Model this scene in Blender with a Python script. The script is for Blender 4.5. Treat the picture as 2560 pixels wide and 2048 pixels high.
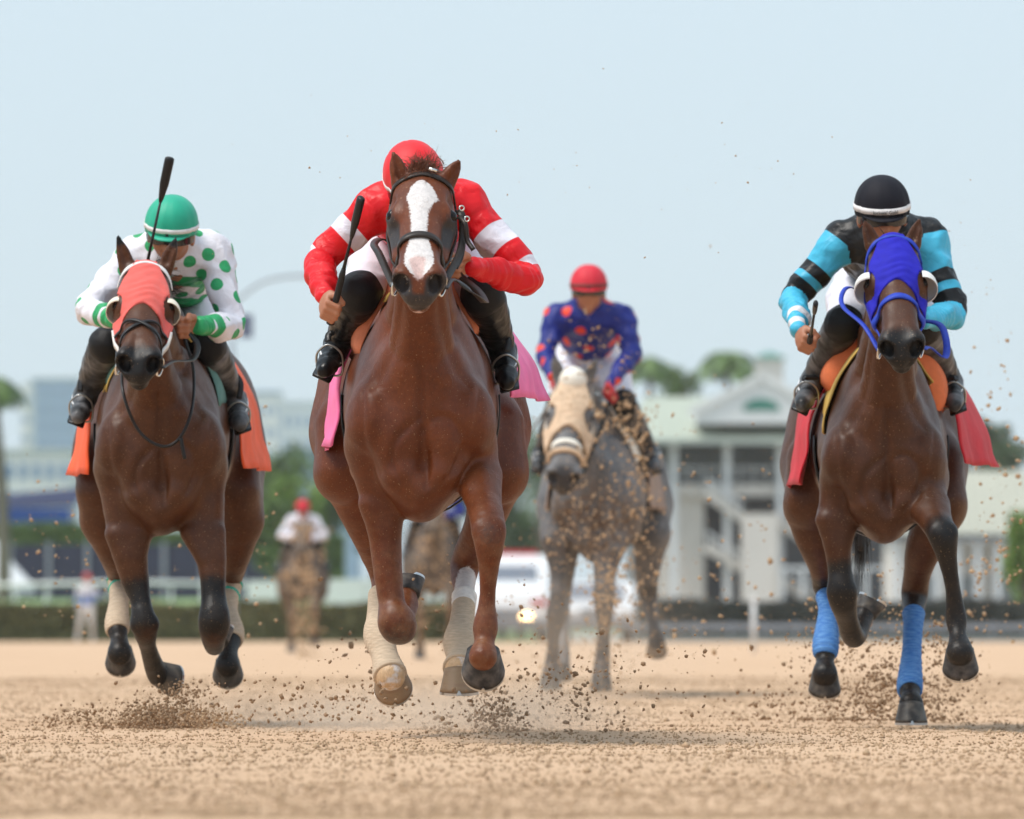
import bpy, math, random
import numpy as np
rng = np.random.default_rng(7)
random.seed(7)
for o in list(bpy.data.objects): bpy.data.objects.remove(o)
SC = bpy.context.scene
COL = SC.collection
# ------------------------------------------------------------------ camera
FP, HC, YH = 21000.0, 0.368, 1568.0        # focal length in photo pixels, camera height, horizon row
def P(px, py, Y):
    return np.array([(px - 1280.0) * Y / FP, Y, HC + (YH - py) * Y / FP])
cam = bpy.data.cameras.new('camera'); camo = bpy.data.objects.new('camera', cam); COL.objects.link(camo)
cam.sensor_width = 36.0; cam.lens = FP / 2560.0 * 36.0
cam.clip_start = 0.5; cam.clip_end = 12000
camo.location = (0, 0, HC); camo.rotation_euler = (math.radians(90) + math.atan((YH - 1024) / FP), 0, 0)
cam.dof.use_dof = True; cam.dof.focus_distance = 27.8; cam.dof.aperture_fstop = 6.3
SC.camera = camo
# ------------------------------------------------------------------ sky and sun
SUN_EL, SUN_AZ = math.radians(62), math.radians(246)   # azimuth clockwise from +Y: high on the left, a little behind the camera
W = bpy.data.worlds.new('World'); SC.world = W; W.use_nodes = True
nt = W.node_tree; nt.nodes.clear()
wo = nt.nodes.new('ShaderNodeOutputWorld'); bg = nt.nodes.new('ShaderNodeBackground')
sky = nt.nodes.new('ShaderNodeTexSky'); sky.sky_type = 'NISHITA'; sky.sun_disc = False
sky.sun_elevation = SUN_EL; sky.sun_rotation = SUN_AZ; sky.altitude = 0; sky.air_density = 1.0; sky.dust_density = 2.5; sky.ozone_density = 1.5
mixs = nt.nodes.new('ShaderNodeMix'); mixs.data_type = 'RGBA'
mixs.inputs[0].default_value = 0.74
mixs.inputs[7].default_value = (7.15, 8.7, 9.9, 1)       # thin even cloud veil over the blue
nt.links.new(sky.outputs[0], mixs.inputs[6]); nt.links.new(mixs.outputs[2], bg.inputs[0])
bg.inputs[1].default_value = 0.1
nt.links.new(bg.outputs[0], wo.inputs[0])
sl = bpy.data.lights.new('sun', 'SUN'); slo = bpy.data.objects.new('sun', sl); COL.objects.link(slo)
sl.energy = 2.9; sl.angle = math.radians(24); sl.color = (1.0, .95, .88)
_d = np.array([math.sin(SUN_AZ) * math.cos(SUN_EL), math.cos(SUN_AZ) * math.cos(SUN_EL), math.sin(SUN_EL)])
from mathutils import Vector, Matrix
slo.rotation_euler = Vector(_d).to_track_quat('Z', 'Y').to_euler(); slo.location = (0, 0, 30)
SC.view_settings.view_transform = 'Standard'; SC.view_settings.look = 'None'
SC.view_settings.exposure = 0.15; SC.view_settings.gamma = 1.0; SC.view_settings.use_curve_mapping = False
SC.render.engine = 'CYCLES'
SC.cycles.max_bounces = 6; SC.cycles.diffuse_bounces = 3; SC.cycles.glossy_bounces = 2; SC.cycles.transmission_bounces = 4
SC.cycles.transparent_max_bounces = 8; SC.cycles.volume_bounces = 3
SC.cycles.use_denoising = True

# ------------------------------------------------------------------ materials
def nd(t, typ, **kw):
    n = t.nodes.new(typ)
    for k, v in kw.items(): setattr(n, k, v)
    return n
MATS = {}
def rgb(r, g, b):                      # sRGB 0-255 -> linear
    f = lambda c: c / 12.92 if c <= .04045 else ((c + .055) / 1.055) ** 2.4
    return (f(r / 255), f(g / 255), f(b / 255), 1)
def mat(name, col, rough=.6, var=.2, scale=8, bump=0., bscale=60, metal=0., spec=.4, sheen=0., emit=0., stretch=None, col2=None, attr=None, alpha=1., coat=0., bdist=0.):
    """Principled surface: noise-varied base colour, optional attribute-driven second/third/fourth colour, noise bump."""
    m = bpy.data.materials.new(name); m.use_nodes = True; t = m.node_tree; L = t.links
    p = t.nodes['Principled BSDF']
    tc = nd(t, 'ShaderNodeTexCoord')
    src = tc.outputs['Object']
    if stretch:
        mp = nd(t, 'ShaderNodeMapping'); mp.inputs['Scale'].default_value = stretch; L.new(src, mp.inputs[0]); src = mp.outputs[0]
    n1 = nd(t, 'ShaderNodeTexNoise'); n1.inputs['Scale'].default_value = scale; n1.inputs['Detail'].default_value = 6; L.new(src, n1.inputs[0])
    c = col if len(col) == 4 else (*col, 1)
    cur = None
    if attr:                               # list of (channel, colour)
        a = nd(t, 'ShaderNodeAttribute', attribute_name='mark'); sp = nd(t, 'ShaderNodeSeparateColor'); L.new(a.outputs['Color'], sp.inputs[0])
        base = nd(t, 'ShaderNodeRGB'); base.outputs[0].default_value = c; cur = base.outputs[0]
        for ch, cc, sharp in attr:
            chs = a.outputs['Alpha'] if ch == 3 else sp.outputs[ch]
            mr = nd(t, 'ShaderNodeMapRange', interpolation_type='SMOOTHSTEP'); mr.inputs[1].default_value = .5 - sharp; mr.inputs[2].default_value = .5 + sharp
            L.new(chs, mr.inputs[0])
            mx = nd(t, 'ShaderNodeMix', data_type='RGBA'); L.new(mr.outputs[0], mx.inputs[0]); L.new(cur, mx.inputs[6]); mx.inputs[7].default_value = cc
            cur = mx.outputs[2]
    else:
        base = nd(t, 'ShaderNodeRGB'); base.outputs[0].default_value = c; cur = base.outputs[0]
    if col2:
        mr = nd(t, 'ShaderNodeMapRange'); mr.inputs[1].default_value = .35; mr.inputs[2].default_value = .65; L.new(n1.outputs[0], mr.inputs[0])
        mx = nd(t, 'ShaderNodeMix', data_type='RGBA'); L.new(mr.outputs[0], mx.inputs[0]); L.new(cur, mx.inputs[6]); mx.inputs[7].default_value = col2 if len(col2) == 4 else (*col2, 1)
        cur = mx.outputs[2]
    if var:
        mr = nd(t, 'ShaderNodeMapRange'); mr.inputs[1].default_value = .3; mr.inputs[2].default_value = .7; mr.inputs[3].default_value = 1 - var; mr.inputs[4].default_value = 1 + var
        L.new(n1.outputs[0], mr.inputs[0])
        hs = nd(t, 'ShaderNodeHueSaturation'); L.new(mr.outputs[0], hs.inputs['Value']); L.new(cur, hs.inputs['Color']); cur = hs.outputs[0]
    L.new(cur, p.inputs['Base Color'])
    p.inputs['Roughness'].default_value = rough; p.inputs['Metallic'].default_value = metal; p.inputs['Specular IOR Level'].default_value = spec
    p.inputs['Sheen Weight'].default_value = sheen; p.inputs['Coat Weight'].default_value = coat; p.inputs['Coat Roughness'].default_value = .15
    if emit: p.inputs['Emission Strength'].default_value = emit; L.new(cur, p.inputs['Emission Color'])
    if alpha < 1: p.inputs['Alpha'].default_value = alpha
    if bump:
        n2 = nd(t, 'ShaderNodeTexNoise'); n2.inputs['Scale'].default_value = bscale; n2.inputs['Detail'].default_value = 4; n2.inputs['Distortion'].default_value = bdist; L.new(src, n2.inputs[0])
        b = nd(t, 'ShaderNodeBump'); b.inputs['Strength'].default_value = 1; b.inputs['Distance'].default_value = bump; L.new(n2.outputs[0], b.inputs['Height']); L.new(b.outputs[0], p.inputs['Normal'])
    MATS[name] = m
    return m
def M(name): return MATS[name]

# ------------------------------------------------------------------ mesh and object helpers
class Thing:
    """A top-level Empty at the thing's base; parts are meshes given in world coordinates."""
    def __init__(s, name, loc, label, cat, group=None):
        s.o = bpy.data.objects.new(name, None); COL.objects.link(s.o); s.o.location = tuple(loc); s.loc = np.array(loc, float)
        s.o.empty_display_size = .2
        s.o['label'] = label; s.o['category'] = cat
        if group: s.o['group'] = group
    def part(s, name, V, F, m, parent=None, smooth=True, label=None, mark=None):
        o = mesh_obj(name, np.asarray(V, float) - s.loc, F, m, smooth, mark)
        o.parent = parent if parent is not None else s.o
        if label: o['label'] = label
        return o
def mesh_obj(name, V, F, m=None, smooth=True, mark=None):
    me = bpy.data.meshes.new(name)
    V = np.asarray(V, np.float32)
    if isinstance(F, np.ndarray) and F.ndim == 2:
        nf, k = F.shape
        me.vertices.add(len(V)); me.vertices.foreach_set('co', V.ravel())
        me.loops.add(nf * k); me.loops.foreach_set('vertex_index', F.astype(np.int32).ravel())
        me.polygons.add(nf); me.polygons.foreach_set('loop_start', np.arange(0, nf * k, k, dtype=np.int32))
        me.update(calc_edges=True)
    else:
        me.from_pydata([tuple(map(float, v)) for v in V], [], [tuple(map(int, f)) for f in F]); me.update()
    if smooth: me.polygons.foreach_set('use_smooth', np.ones(len(me.polygons), bool))
    if mark is not None:
        a = me.attributes.new('mark', 'FLOAT_COLOR', 'POINT'); a.data.foreach_set('color', np.asarray(mark, np.float32).ravel())
    if m is not None: me.materials.append(M(m) if isinstance(m, str) else m)
    o = bpy.data.objects.new(name, me); COL.objects.link(o)
    return o
def setting(name, V, F, m, kind='structure', label=None, smooth=False, cat=None):
    o = mesh_obj(name, V, F, m, smooth); o['kind'] = kind
    if label: o['label'] = label
    if cat: o['category'] = cat
    return o
class MB:
    """Collects simple shapes into one mesh."""
    def __init__(s): s.V = []; s.F = []; s.n = 0
    def add(s, V, F):
        V = np.asarray(V, float); s.V.append(V); s.F += [tuple(int(i) + s.n for i in f) for f in F]; s.n += len(V); return s
    def box(s, lo, hi, bev=0.):
        x0, y0, z0 = lo; x1, y1, z1 = hi
        V = [(x0,y0,z0),(x1,y0,z0),(x1,y1,z0),(x0,y1,z0),(x0,y0,z1),(x1,y0,z1),(x1,y1,z1),(x0,y1,z1)]
        return s.add(V, [(3,2,1,0),(4,5,6,7),(0,1,5,4),(1,2,6,5),(2,3,7,6),(3,0,4,7)])
    def bar(s, a, b, w, t=None):
        a = np.array(a, float); b = np.array(b, float); t = t or w
        d = (b - a) / np.linalg.norm(b - a); up = np.array([0, 0, 1.]) if abs(d[2]) < .9 else np.array([0, 1., 0])
        u = np.cross(d, up); u /= np.linalg.norm(u); v = np.cross(u, d)
        c = [(-1,-1),(1,-1),(1,1),(-1,1)]
        V = [p + u * i * w / 2 + v * j * t / 2 for p in (a, b) for i, j in c]
        return s.add(V, [(0,1,2,3),(7,6,5,4),(0,4,5,1),(1,5,6,2),(2,6,7,3),(3,7,4,0)])
    def prism(s, poly, y0, y1):       # polygon in x,z extruded along y
        n = len(poly); V = [(x, y0, z) for x, z in poly] + [(x, y1, z) for x, z in poly]
        return s.add(V, [tuple(range(n)), tuple(range(2*n-1, n-1, -1))] + [(i, i+n, (i+1) % n + n, (i+1) % n) for i in range(n)])
    def tube(s, pts, rad, n=8, flat=None):
        V, F = tube(pts, rad, n, flat); return s.add(V, F)
    def get(s): return np.concatenate(s.V), s.F
def frames(pts, ref=None):
    pts = np.asarray(pts, float); n = len(pts)
    T = np.gradient(pts, axis=0); T /= np.linalg.norm(T, axis=1)[:, None] + 1e-12
    u = np.array(ref, float) if ref is not None else (np.array([0, 0, 1.]) if abs(T[0][2]) < .9 else np.array([1., 0, 0]))
    U = []
    for i in range(n):
        u = u - T[i] * np.dot(u, T[i]); u = u / (np.linalg.norm(u) + 1e-12); U.append(u)
    U = np.array(U); return T, U, np.cross(T, U)
def tube(pts, rad, n=8, flat=None, ref=None):
    """Closed tube through pts with radius per point; flat scales the second section axis."""
    pts = np.asarray(pts, float); k = len(pts); rad = np.broadcast_to(np.asarray(rad, float), (k,)); fl = 1. if flat is None else flat
    T, U, B = frames(pts, ref); a = np.linspace(0, 2 * np.pi, n, endpoint=False)
    V = (pts[:, None] + rad[:, None, None] * (np.cos(a)[None, :, None] * U[:, None] + fl * np.sin(a)[None, :, None] * B[:, None])).reshape(-1, 3)
    F = [(i*n+j, i*n+(j+1) % n, (i+1)*n+(j+1) % n, (i+1)*n+j) for i in range(k-1) for j in range(n)]
    F += [tuple(range(n-1, -1, -1)), tuple((k-1)*n + j for j in range(n))]
    return V, F
def spline(pts, m=8):
    """Catmull-Rom resampling of any-column rows."""
    p = np.asarray(pts, float)
    if len(p) < 3: return np.array([p[0] + (p[-1] - p[0]) * t for t in np.linspace(0, 1, m + 1)])
    q = np.vstack([2 * p[0] - p[1], p, 2 * p[-1] - p[-2]]); out = []
    for i in range(1, len(q) - 2):
        for t in np.linspace(0, 1, m, endpoint=False):
            out.append(.5 * (2*q[i] + (q[i+1]-q[i-1])*t + (2*q[i-1]-5*q[i]+4*q[i+1]-q[i+2])*t*t + (3*q[i]-q[i-1]-3*q[i+1]+q[i+2])*t**3))
    out.append(p[-1]); return np.array(out)
def sphere(c, r, nu=12, nv=8, R=None):
    r = np.broadcast_to(np.asarray(r, float), (3,)); V = [(0, 0, 1)]; 
    for i in range(1, nv):
        th = math.pi * i / nv
        V += [(math.sin(th)*math.cos(2*math.pi*j/nu), math.sin(th)*math.sin(2*math.pi*j/nu), math.cos(th)) for j in range(nu)]
    V.append((0, 0, -1)); V = np.array(V) * r
    if R is not None: V = V @ np.asarray(R).T
    F = [(0, 1+j, 1+(j+1) % nu) for j in range(nu)]
    for i in range(nv-2): F += [(1+i*nu+j, 1+(i+1)*nu+j, 1+(i+1)*nu+(j+1) % nu, 1+i*nu+(j+1) % nu) for j in range(nu)]
    b = 1+(nv-2)*nu; F += [(b+j, len(V)-1, b+(j+1) % nu) for j in range(nu)]
    return V + np.asarray(c, float), F

# ------------------------------------------------------------------ implicit surfaces: smooth unions on a grid, meshed by surface nets
def unit(v): v = np.asarray(v, float); return v / (np.linalg.norm(v) + 1e-12)
class Field:
    def __init__(s, lo, hi, h):
        s.lo = np.asarray(lo, float); s.h = h
        s.n = np.ceil((np.asarray(hi) - s.lo) / h).astype(int) + 1
        s.ax = [(s.lo[i] + h * np.arange(s.n[i])).astype(np.float32) for i in range(3)]
        s.f = np.full(s.n, 1.0, np.float32)
    def box(s, lo, hi):
        a = np.clip(np.floor((np.asarray(lo) - s.lo) / s.h).astype(int), 0, s.n); b = np.clip(np.ceil((np.asarray(hi) - s.lo) / s.h).astype(int) + 1, 0, s.n)
        if np.any(b - a < 1): return None
        sl = tuple(slice(a[i], b[i]) for i in range(3))
        return sl, s.ax[0][sl[0], None, None], s.ax[1][None, sl[1], None], s.ax[2][None, None, sl[2]]
    def comb(s, sl, d, k, op):
        f = s.f[sl]
        if op == 'u':
            h = np.clip(.5 + .5 * (f - d) / k, 0, 1); s.f[sl] = f * (1 - h) + d * h - k * h * (1 - h)
        elif op == 's':
            d = -d; h = np.clip(.5 - .5 * (f - d) / k, 0, 1); s.f[sl] = f * (1 - h) + d * h + k * h * (1 - h)
    def cap(s, a, ra, b, rb, k=.03, flat=None, op='u'):
        """Tapered capsule; flat=(axis, ratio) squeezes it along the axis."""
        a = np.asarray(a, float); b = np.asarray(b, float); m = max(ra, rb) + k + 3 * s.h
        g = s.box(np.minimum(a, b) - m, np.maximum(a, b) + m)
        if g is None: return
        sl, X, Y, Z = g
        q = [X - a[0], Y - a[1], Z - a[2]]; d = b - a
        if flat is not None:
            u = unit(flat[0]); e = 1. / flat[1] - 1; w = (q[0]*u[0] + q[1]*u[1] + q[2]*u[2]) * e
            q = [q[i] + w * u[i] for i in range(3)]; d = d + np.dot(d, u) * e * u
        L = float(d @ d) + 1e-9
        t = np.clip((q[0]*d[0] + q[1]*d[1] + q[2]*d[2]) / L, 0, 1)
        r = ra + (rb - ra) * t
        D = np.sqrt((q[0]-t*d[0])**2 + (q[1]-t*d[1])**2 + (q[2]-t*d[2])**2) - r
        if flat is not None: D = D * (.5 + .5 * flat[1])
        s.comb(sl, D.astype(np.float32), k, op)
    def ell(s, c, r, R=None, k=.03, op='u'):
        c = np.asarray(c, float); r = np.broadcast_to(np.asarray(r, float), (3,)); m = r.max() + k + 3 * s.h if R is not None else r + k + 3 * s.h
        g = s.box(c - m, c + m)
        if g is None: return
        sl, X, Y, Z = g; q = [X - c[0], Y - c[1], Z - c[2]]
        if R is not None:
            R = np.asarray(R); q = [q[0]*R[0, i] + q[1]*R[1, i] + q[2]*R[2, i] for i in range(3)]   # columns of R are the axes
        k0 = np.sqrt((q[0]/r[0])**2 + (q[1]/r[1])**2 + (q[2]/r[2])**2); k1 = np.sqrt((q[0]/r[0]**2)**2 + (q[1]/r[1]**2)**2 + (q[2]/r[2]**2)**2) + 1e-6
        s.comb(sl, (k0 * (k0 - 1) / k1).astype(np.float32), k, op)
    def chain(s, pts, k=.02, m=3, flat=None):
        """Smooth tapered limb through rows (x,y,z,r)."""
        q = spline(pts, m)
        n = len(q) - 1
        for i in range(n): s.cap(q[i, :3], max(q[i, 3], .003), q[i+1, :3], max(q[i+1, 3], .003), k if i < 2 else .003, flat)
    def sample(s, p):
        g = (np.atleast_2d(p) - s.lo) / s.h; i = np.clip(np.floor(g).astype(int), 0, s.n - 2); t = g - i
        out = 0
        for dx in (0, 1):
            for dy in (0, 1):
                for dz in (0, 1):
                    w = (t[:, 0] if dx else 1-t[:, 0]) * (t[:, 1] if dy else 1-t[:, 1]) * (t[:, 2] if dz else 1-t[:, 2])
                    out = out + w * s.f[i[:, 0]+dx, i[:, 1]+dy, i[:, 2]+dz]
        return out
    def grad(s, p):
        e = s.h * 1.2; G = np.stack([s.sample(p + np.eye(3)[i]*e) - s.sample(p - np.eye(3)[i]*e) for i in range(3)], 1)
        return G / (np.linalg.norm(G, axis=1)[:, None] + 1e-9)
    def snap(s, p, off):
        p = np.array(p, float)
        for _ in range(14):
            p = p - s.grad(p) * np.clip(s.sample(p) - off, -.02, .02)[:, None] * .8
        return p, s.grad(p)
    def mesh(s, smooth=2):
        f = s.f; neg = f < 0
        c = np.zeros([n - 1 for n in f.shape], np.int8)
        for dx in (0, 1):
            for dy in (0, 1):
                for dz in (0, 1): c += neg[dx:f.shape[0]-1+dx, dy:f.shape[1]-1+dy, dz:f.shape[2]-1+dz]
        act = (c > 0) & (c < 8); I = np.argwhere(act); idx = np.full(act.shape, -1, np.int32); idx[act] = np.arange(len(I))
        co = np.array([(0,0,0),(1,0,0),(0,1,0),(1,1,0),(0,0,1),(1,0,1),(0,1,1),(1,1,1)])
        val = np.stack([f[I[:, 0]+a, I[:, 1]+b, I[:, 2]+d] for a, b, d in co], 1)
        acc = np.zeros((len(I), 3)); cnt = np.zeros(len(I))
        for a in range(8):
            for b in range(a + 1, 8):
                if np.abs(co[a] - co[b]).sum() != 1: continue
                va, vb = val[:, a], val[:, b]; x = (va < 0) != (vb < 0)
                t = np.where(x, va / np.where(x, va - vb, 1), 0)
                acc += x[:, None] * (co[a] + t[:, None] * (co[b] - co[a])); cnt += x
        V = s.lo + s.h * (I + acc / cnt[:, None])
        Q = []
        for ax in range(3):
            b, d = [(1, 2), (2, 0), (0, 1)][ax]
            s0 = [slice(None)]*3; s1 = [slice(None)]*3; s0[ax] = slice(None, -1); s1[ax] = slice(1, None)
            A, B_ = neg[tuple(s0)], neg[tuple(s1)]
            e = np.argwhere(A != B_)
            e = e[(e[:, b] > 0) & (e[:, d] > 0) & (e[:, b] < f.shape[b]-1) & (e[:, d] < f.shape[d]-1)]
            ins = A[e[:, 0], e[:, 1], e[:, 2]]
            def cell(ob, od):
                g = e.copy(); g[:, b] += ob; g[:, d] += od; return idx[g[:, 0], g[:, 1], g[:, 2]]
            q = np.stack([cell(-1, -1), cell(0, -1), cell(0, 0), cell(-1, 0)], 1)
            q[~ins] = q[~ins][:, ::-1]; Q.append(q)
        Q = np.concatenate(Q)
        if smooth and len(V):
            E = np.concatenate([Q[:, [0, 1]], Q[:, [1, 2]], Q[:, [2, 3]], Q[:, [3, 0]]]); a, b = E[:, 0], E[:, 1]
            deg = np.bincount(a, minlength=len(V)) + np.bincount(b, minlength=len(V))
            for it in range(smooth):
                for lam in (.5, -.52):
                    S = np.stack([np.bincount(a, V[b, i], len(V)) + np.bincount(b, V[a, i], len(V)) for i in range(3)], 1) / np.maximum(deg, 1)[:, None]
                    V = V + lam * (S - V)
        return V, Q
def waves(V, amp, freq, seed, n=7, sharp=False):
    """Sum of random plane waves: soft folds for cloth and muscle."""
    r = np.random.default_rng(seed); out = np.zeros(len(V))
    for i in range(n):
        d = unit(r.normal(size=3)); ph = r.uniform(0, 6.28); fr = freq * r.uniform(.6, 1.6)
        w = np.sin(V @ d * fr + ph + .8 * np.sin(V @ unit(r.normal(size=3)) * fr * .6))
        out += (1 - 2 * np.abs(w)) if sharp else w
    return amp * out / math.sqrt(n)
def normals(V, Q):
    N = np.zeros_like(V); n = np.cross(V[Q[:, 2]] - V[Q[:, 0]], V[Q[:, 3]] - V[Q[:, 1]])
    for j in range(4):
        for i in range(3): N[:, i] += np.bincount(Q[:, j], n[:, i], len(V))
    return N / (np.linalg.norm(N, axis=1)[:, None] + 1e-12)
def dcap(V, a, b):
    a = np.asarray(a, float); d = np.asarray(b, float) - a; t = np.clip((V - a) @ d / (d @ d + 1e-9), 0, 1)
    return np.linalg.norm(V - a - t[:, None] * d, axis=1), t
def smooth01(x): x = np.clip(x, 0, 1); return x * x * (3 - 2 * x)
# ------------------------------------------------------------------ horses
def coat_mat(name, c1, c2, dark, white, pink, dustc, rough=.42, dustamt=.5):
    m = bpy.data.materials.new(name); m.use_nodes = True; t = m.node_tree; L = t.links; p = t.nodes['Principled BSDF']
    tc = nd(t, 'ShaderNodeTexCoord'); src = tc.outputs['Object']
    def noise(sc, det=4, vec=None, dist=0.):
        n = nd(t, 'ShaderNodeTexNoise'); n.inputs['Scale'].default_value = sc; n.inputs['Detail'].default_value = det; n.inputs['Distortion'].default_value = dist
        L.new(vec or src, n.inputs[0]); return n.outputs[0]
    def rng_(v, a, b, c=0., d=1., smooth=True):
        r = nd(t, 'ShaderNodeMapRange', interpolation_type='SMOOTHSTEP' if smooth else 'LINEAR')
        for i, x in enumerate((a, b, c, d)): r.inputs[i + 1].default_value = x
        L.new(v, r.inputs[0]); return r.outputs[0]
    def mixc(f, a, b):
        x = nd(t, 'ShaderNodeMix', data_type='RGBA'); L.new(f, x.inputs[0])
        for i, v in ((6, a), (7, b)):
            if isinstance(v, tuple): x.inputs[i].default_value = v
            else: L.new(v, x.inputs[i])
        return x.outputs[2]
    def mth(op, a, b):
        x = nd(t, 'ShaderNodeMath', operation=op)
        for i, v in enumerate((a, b)):
            if isinstance(v, (int, float)): x.inputs[i].default_value = v
            else: L.new(v, x.inputs[i])
        return x.outputs[0]
    a = nd(t, 'ShaderNodeAttribute', attribute_name='mark'); sp = nd(t, 'ShaderNodeSeparateColor'); L.new(a.outputs['Color'], sp.inputs[0])
    mp = nd(t, 'ShaderNodeMapping'); mp.inputs['Scale'].default_value = (1, .5, .22); L.new(src, mp.inputs[0])
    hair = noise(420, 2, mp.outputs[0]); hair2 = noise(140, 3, mp.outputs[0])
    base = mixc(rng_(mth('ADD', mth('MULTIPLY', noise(3.2, 3), .6), mth('MULTIPLY', noise(17, 5), .4)), .36, .64), c1, c2)
    edge = mth('MULTIPLY', mth('SUBTRACT', noise(95, 3), .5), .45)
    dk = rng_(mth('ADD', sp.outputs[0], edge), .2, .8); base = mixc(dk, base, dark)
    wh = rng_(mth('ADD', sp.outputs[1], mth('MULTIPLY', mth('SUBTRACT', noise(160, 3), .5), .9)), .36, .64); base = mixc(wh, base, white)
    pk = rng_(mth('ADD', sp.outputs[2], edge), .35, .65); base = mixc(pk, base, pink)
    spk = mth('MULTIPLY', rng_(noise(170, 2), .66, .72), dustamt)
    dd = mth('MULTIPLY', a.outputs['Alpha'], rng_(noise(26, 6), .3, .75)); base = mixc(mth('MAXIMUM', dd, mth('MULTIPLY', spk, .6)), base, dustc)
    hv = rng_(mth('ADD', mth('MULTIPLY', hair, .55), mth('MULTIPLY', noise(60, 4), .45)), .25, .75, .70, 1.30, False)
    hs = nd(t, 'ShaderNodeHueSaturation'); L.new(hv, hs.inputs['Value']); L.new(base, hs.inputs['Color'])
    L.new(hs.outputs[0], p.inputs['Base Color'])
    L.new(rng_(mth('ADD', mth('MULTIPLY', hair2, .5), mth('MULTIPLY', noise(6, 3), .5)), .3, .7, rough + .02, rough + .14, False), p.inputs['Roughness'])
    p.inputs['Specular IOR Level'].default_value = .30; p.inputs['Sheen Weight'].default_value = .0; p.inputs['Sheen Roughness'].default_value = .4
    vn = noise(11, 2, None, .6); vv = nd(t, 'ShaderNodeMath', operation='ABSOLUTE'); L.new(mth('SUBTRACT', vn, .5), vv.inputs[0]); vein = mth('MULTIPLY', rng_(vv.outputs[0], 0., .022, 1., 0.), rng_(noise(3, 2), .45, .6))
    b = nd(t, 'ShaderNodeBump'); b.inputs['Distance'].default_value = .0016; b.inputs['Strength'].default_value = .55
    L.new(mth('ADD', mth('ADD', mth('MULTIPLY', hair, .5), mth('MULTIPLY', vein, .9)), mth('MULTIPLY', hair2, .8)), b.inputs['Height']); L.new(b.outputs[0], p.inputs['Normal'])
    MATS[name] = m
SAND = rgb(196, 164, 128)
coat_mat('chestnut coat', (.096, .0215, .0050, 1), (.136, .0330, .0078, 1), (.036, .030, .030, 1), (.62, .58, .565, 1), (.56, .40, .375, 1), SAND, .36)
coat_mat('bay coat', (.062, .0195, .0066, 1), (.090, .0305, .0105, 1), (.0055, .005, .0055, 1), (.78, .72, .70, 1), (.5, .3, .27, 1), SAND, .37)
coat_mat('dark bay coat', (.056, .0175, .0060, 1), (.084, .0280, .0098, 1), (.0065, .006, .0065, 1), (.78, .72, .70, 1), (.55, .33, .28, 1), SAND, .36)
coat_mat('grey coat', (.095, .095, .10, 1), (.175, .172, .175, 1), (.045, .04, .04, 1), (.6, .58, .56, 1), (.4, .3, .28, 1), rgb(104, 80, 60), .5, .7)
coat_mat('muddy brown coat', (.10, .075, .055, 1), (.14, .10, .075, 1), (.03, .025, .02, 1), (.6, .58, .56, 1), (.4, .3, .28, 1), rgb(160, 128, 94), .6, .9)
mat('eye', (.006, .0035, .003), .15, 0, spec=.3)
mat('hoof dark', (.026, .026, .03), .55, .5, 30, .0006, 120, col2=(.075, .066, .06))
mat('hoof horn', (.33, .23, .14), .5, .25, 25, .0006, 120, col2=(.20, .13, .08), stretch=(1, 1, 4))
mat('hoof grey', (.040, .038, .038), .5, .4, 30, .0006, 120, col2=(.085, .074, .062))
mat('shoe steel', (.55, .55, .55), .3, .1, metal=1.)
mat('leather', (.022, .014, .010), .42, .35, 40, .0005, 300)
mat('black leather', (.008, .008, .009), .38, .3, 40, .0004, 300)
mat('steel', (.7, .69, .66), .22, .05, metal=1.)
mat('hair chestnut', (.14, .045, .02), .5, .4, 60)
mat('hair black', (.012, .010, .010), .5, .4, 60)
mat('hair grey', (.2, .19, .18), .6, .4, 60)
mat('tan bandage', (.54, .42, .30), .8, .14, 30, .0012, 160, stretch=(1, 1, 6))
mat('blue bandage', (.045, .19, .56), .75, .2, 30, .0014, 150, stretch=(1, 1, 6), col2=(.10, .25, .50))
mat('white tape', (.75, .72, .68), .7, .15, 40)
mat('green tape', (.05, .42, .30), .7, .15, 40)
mat('orange sheepskin', (.55, .17, .075), .85, .15, 60, .001, 300)

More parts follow.
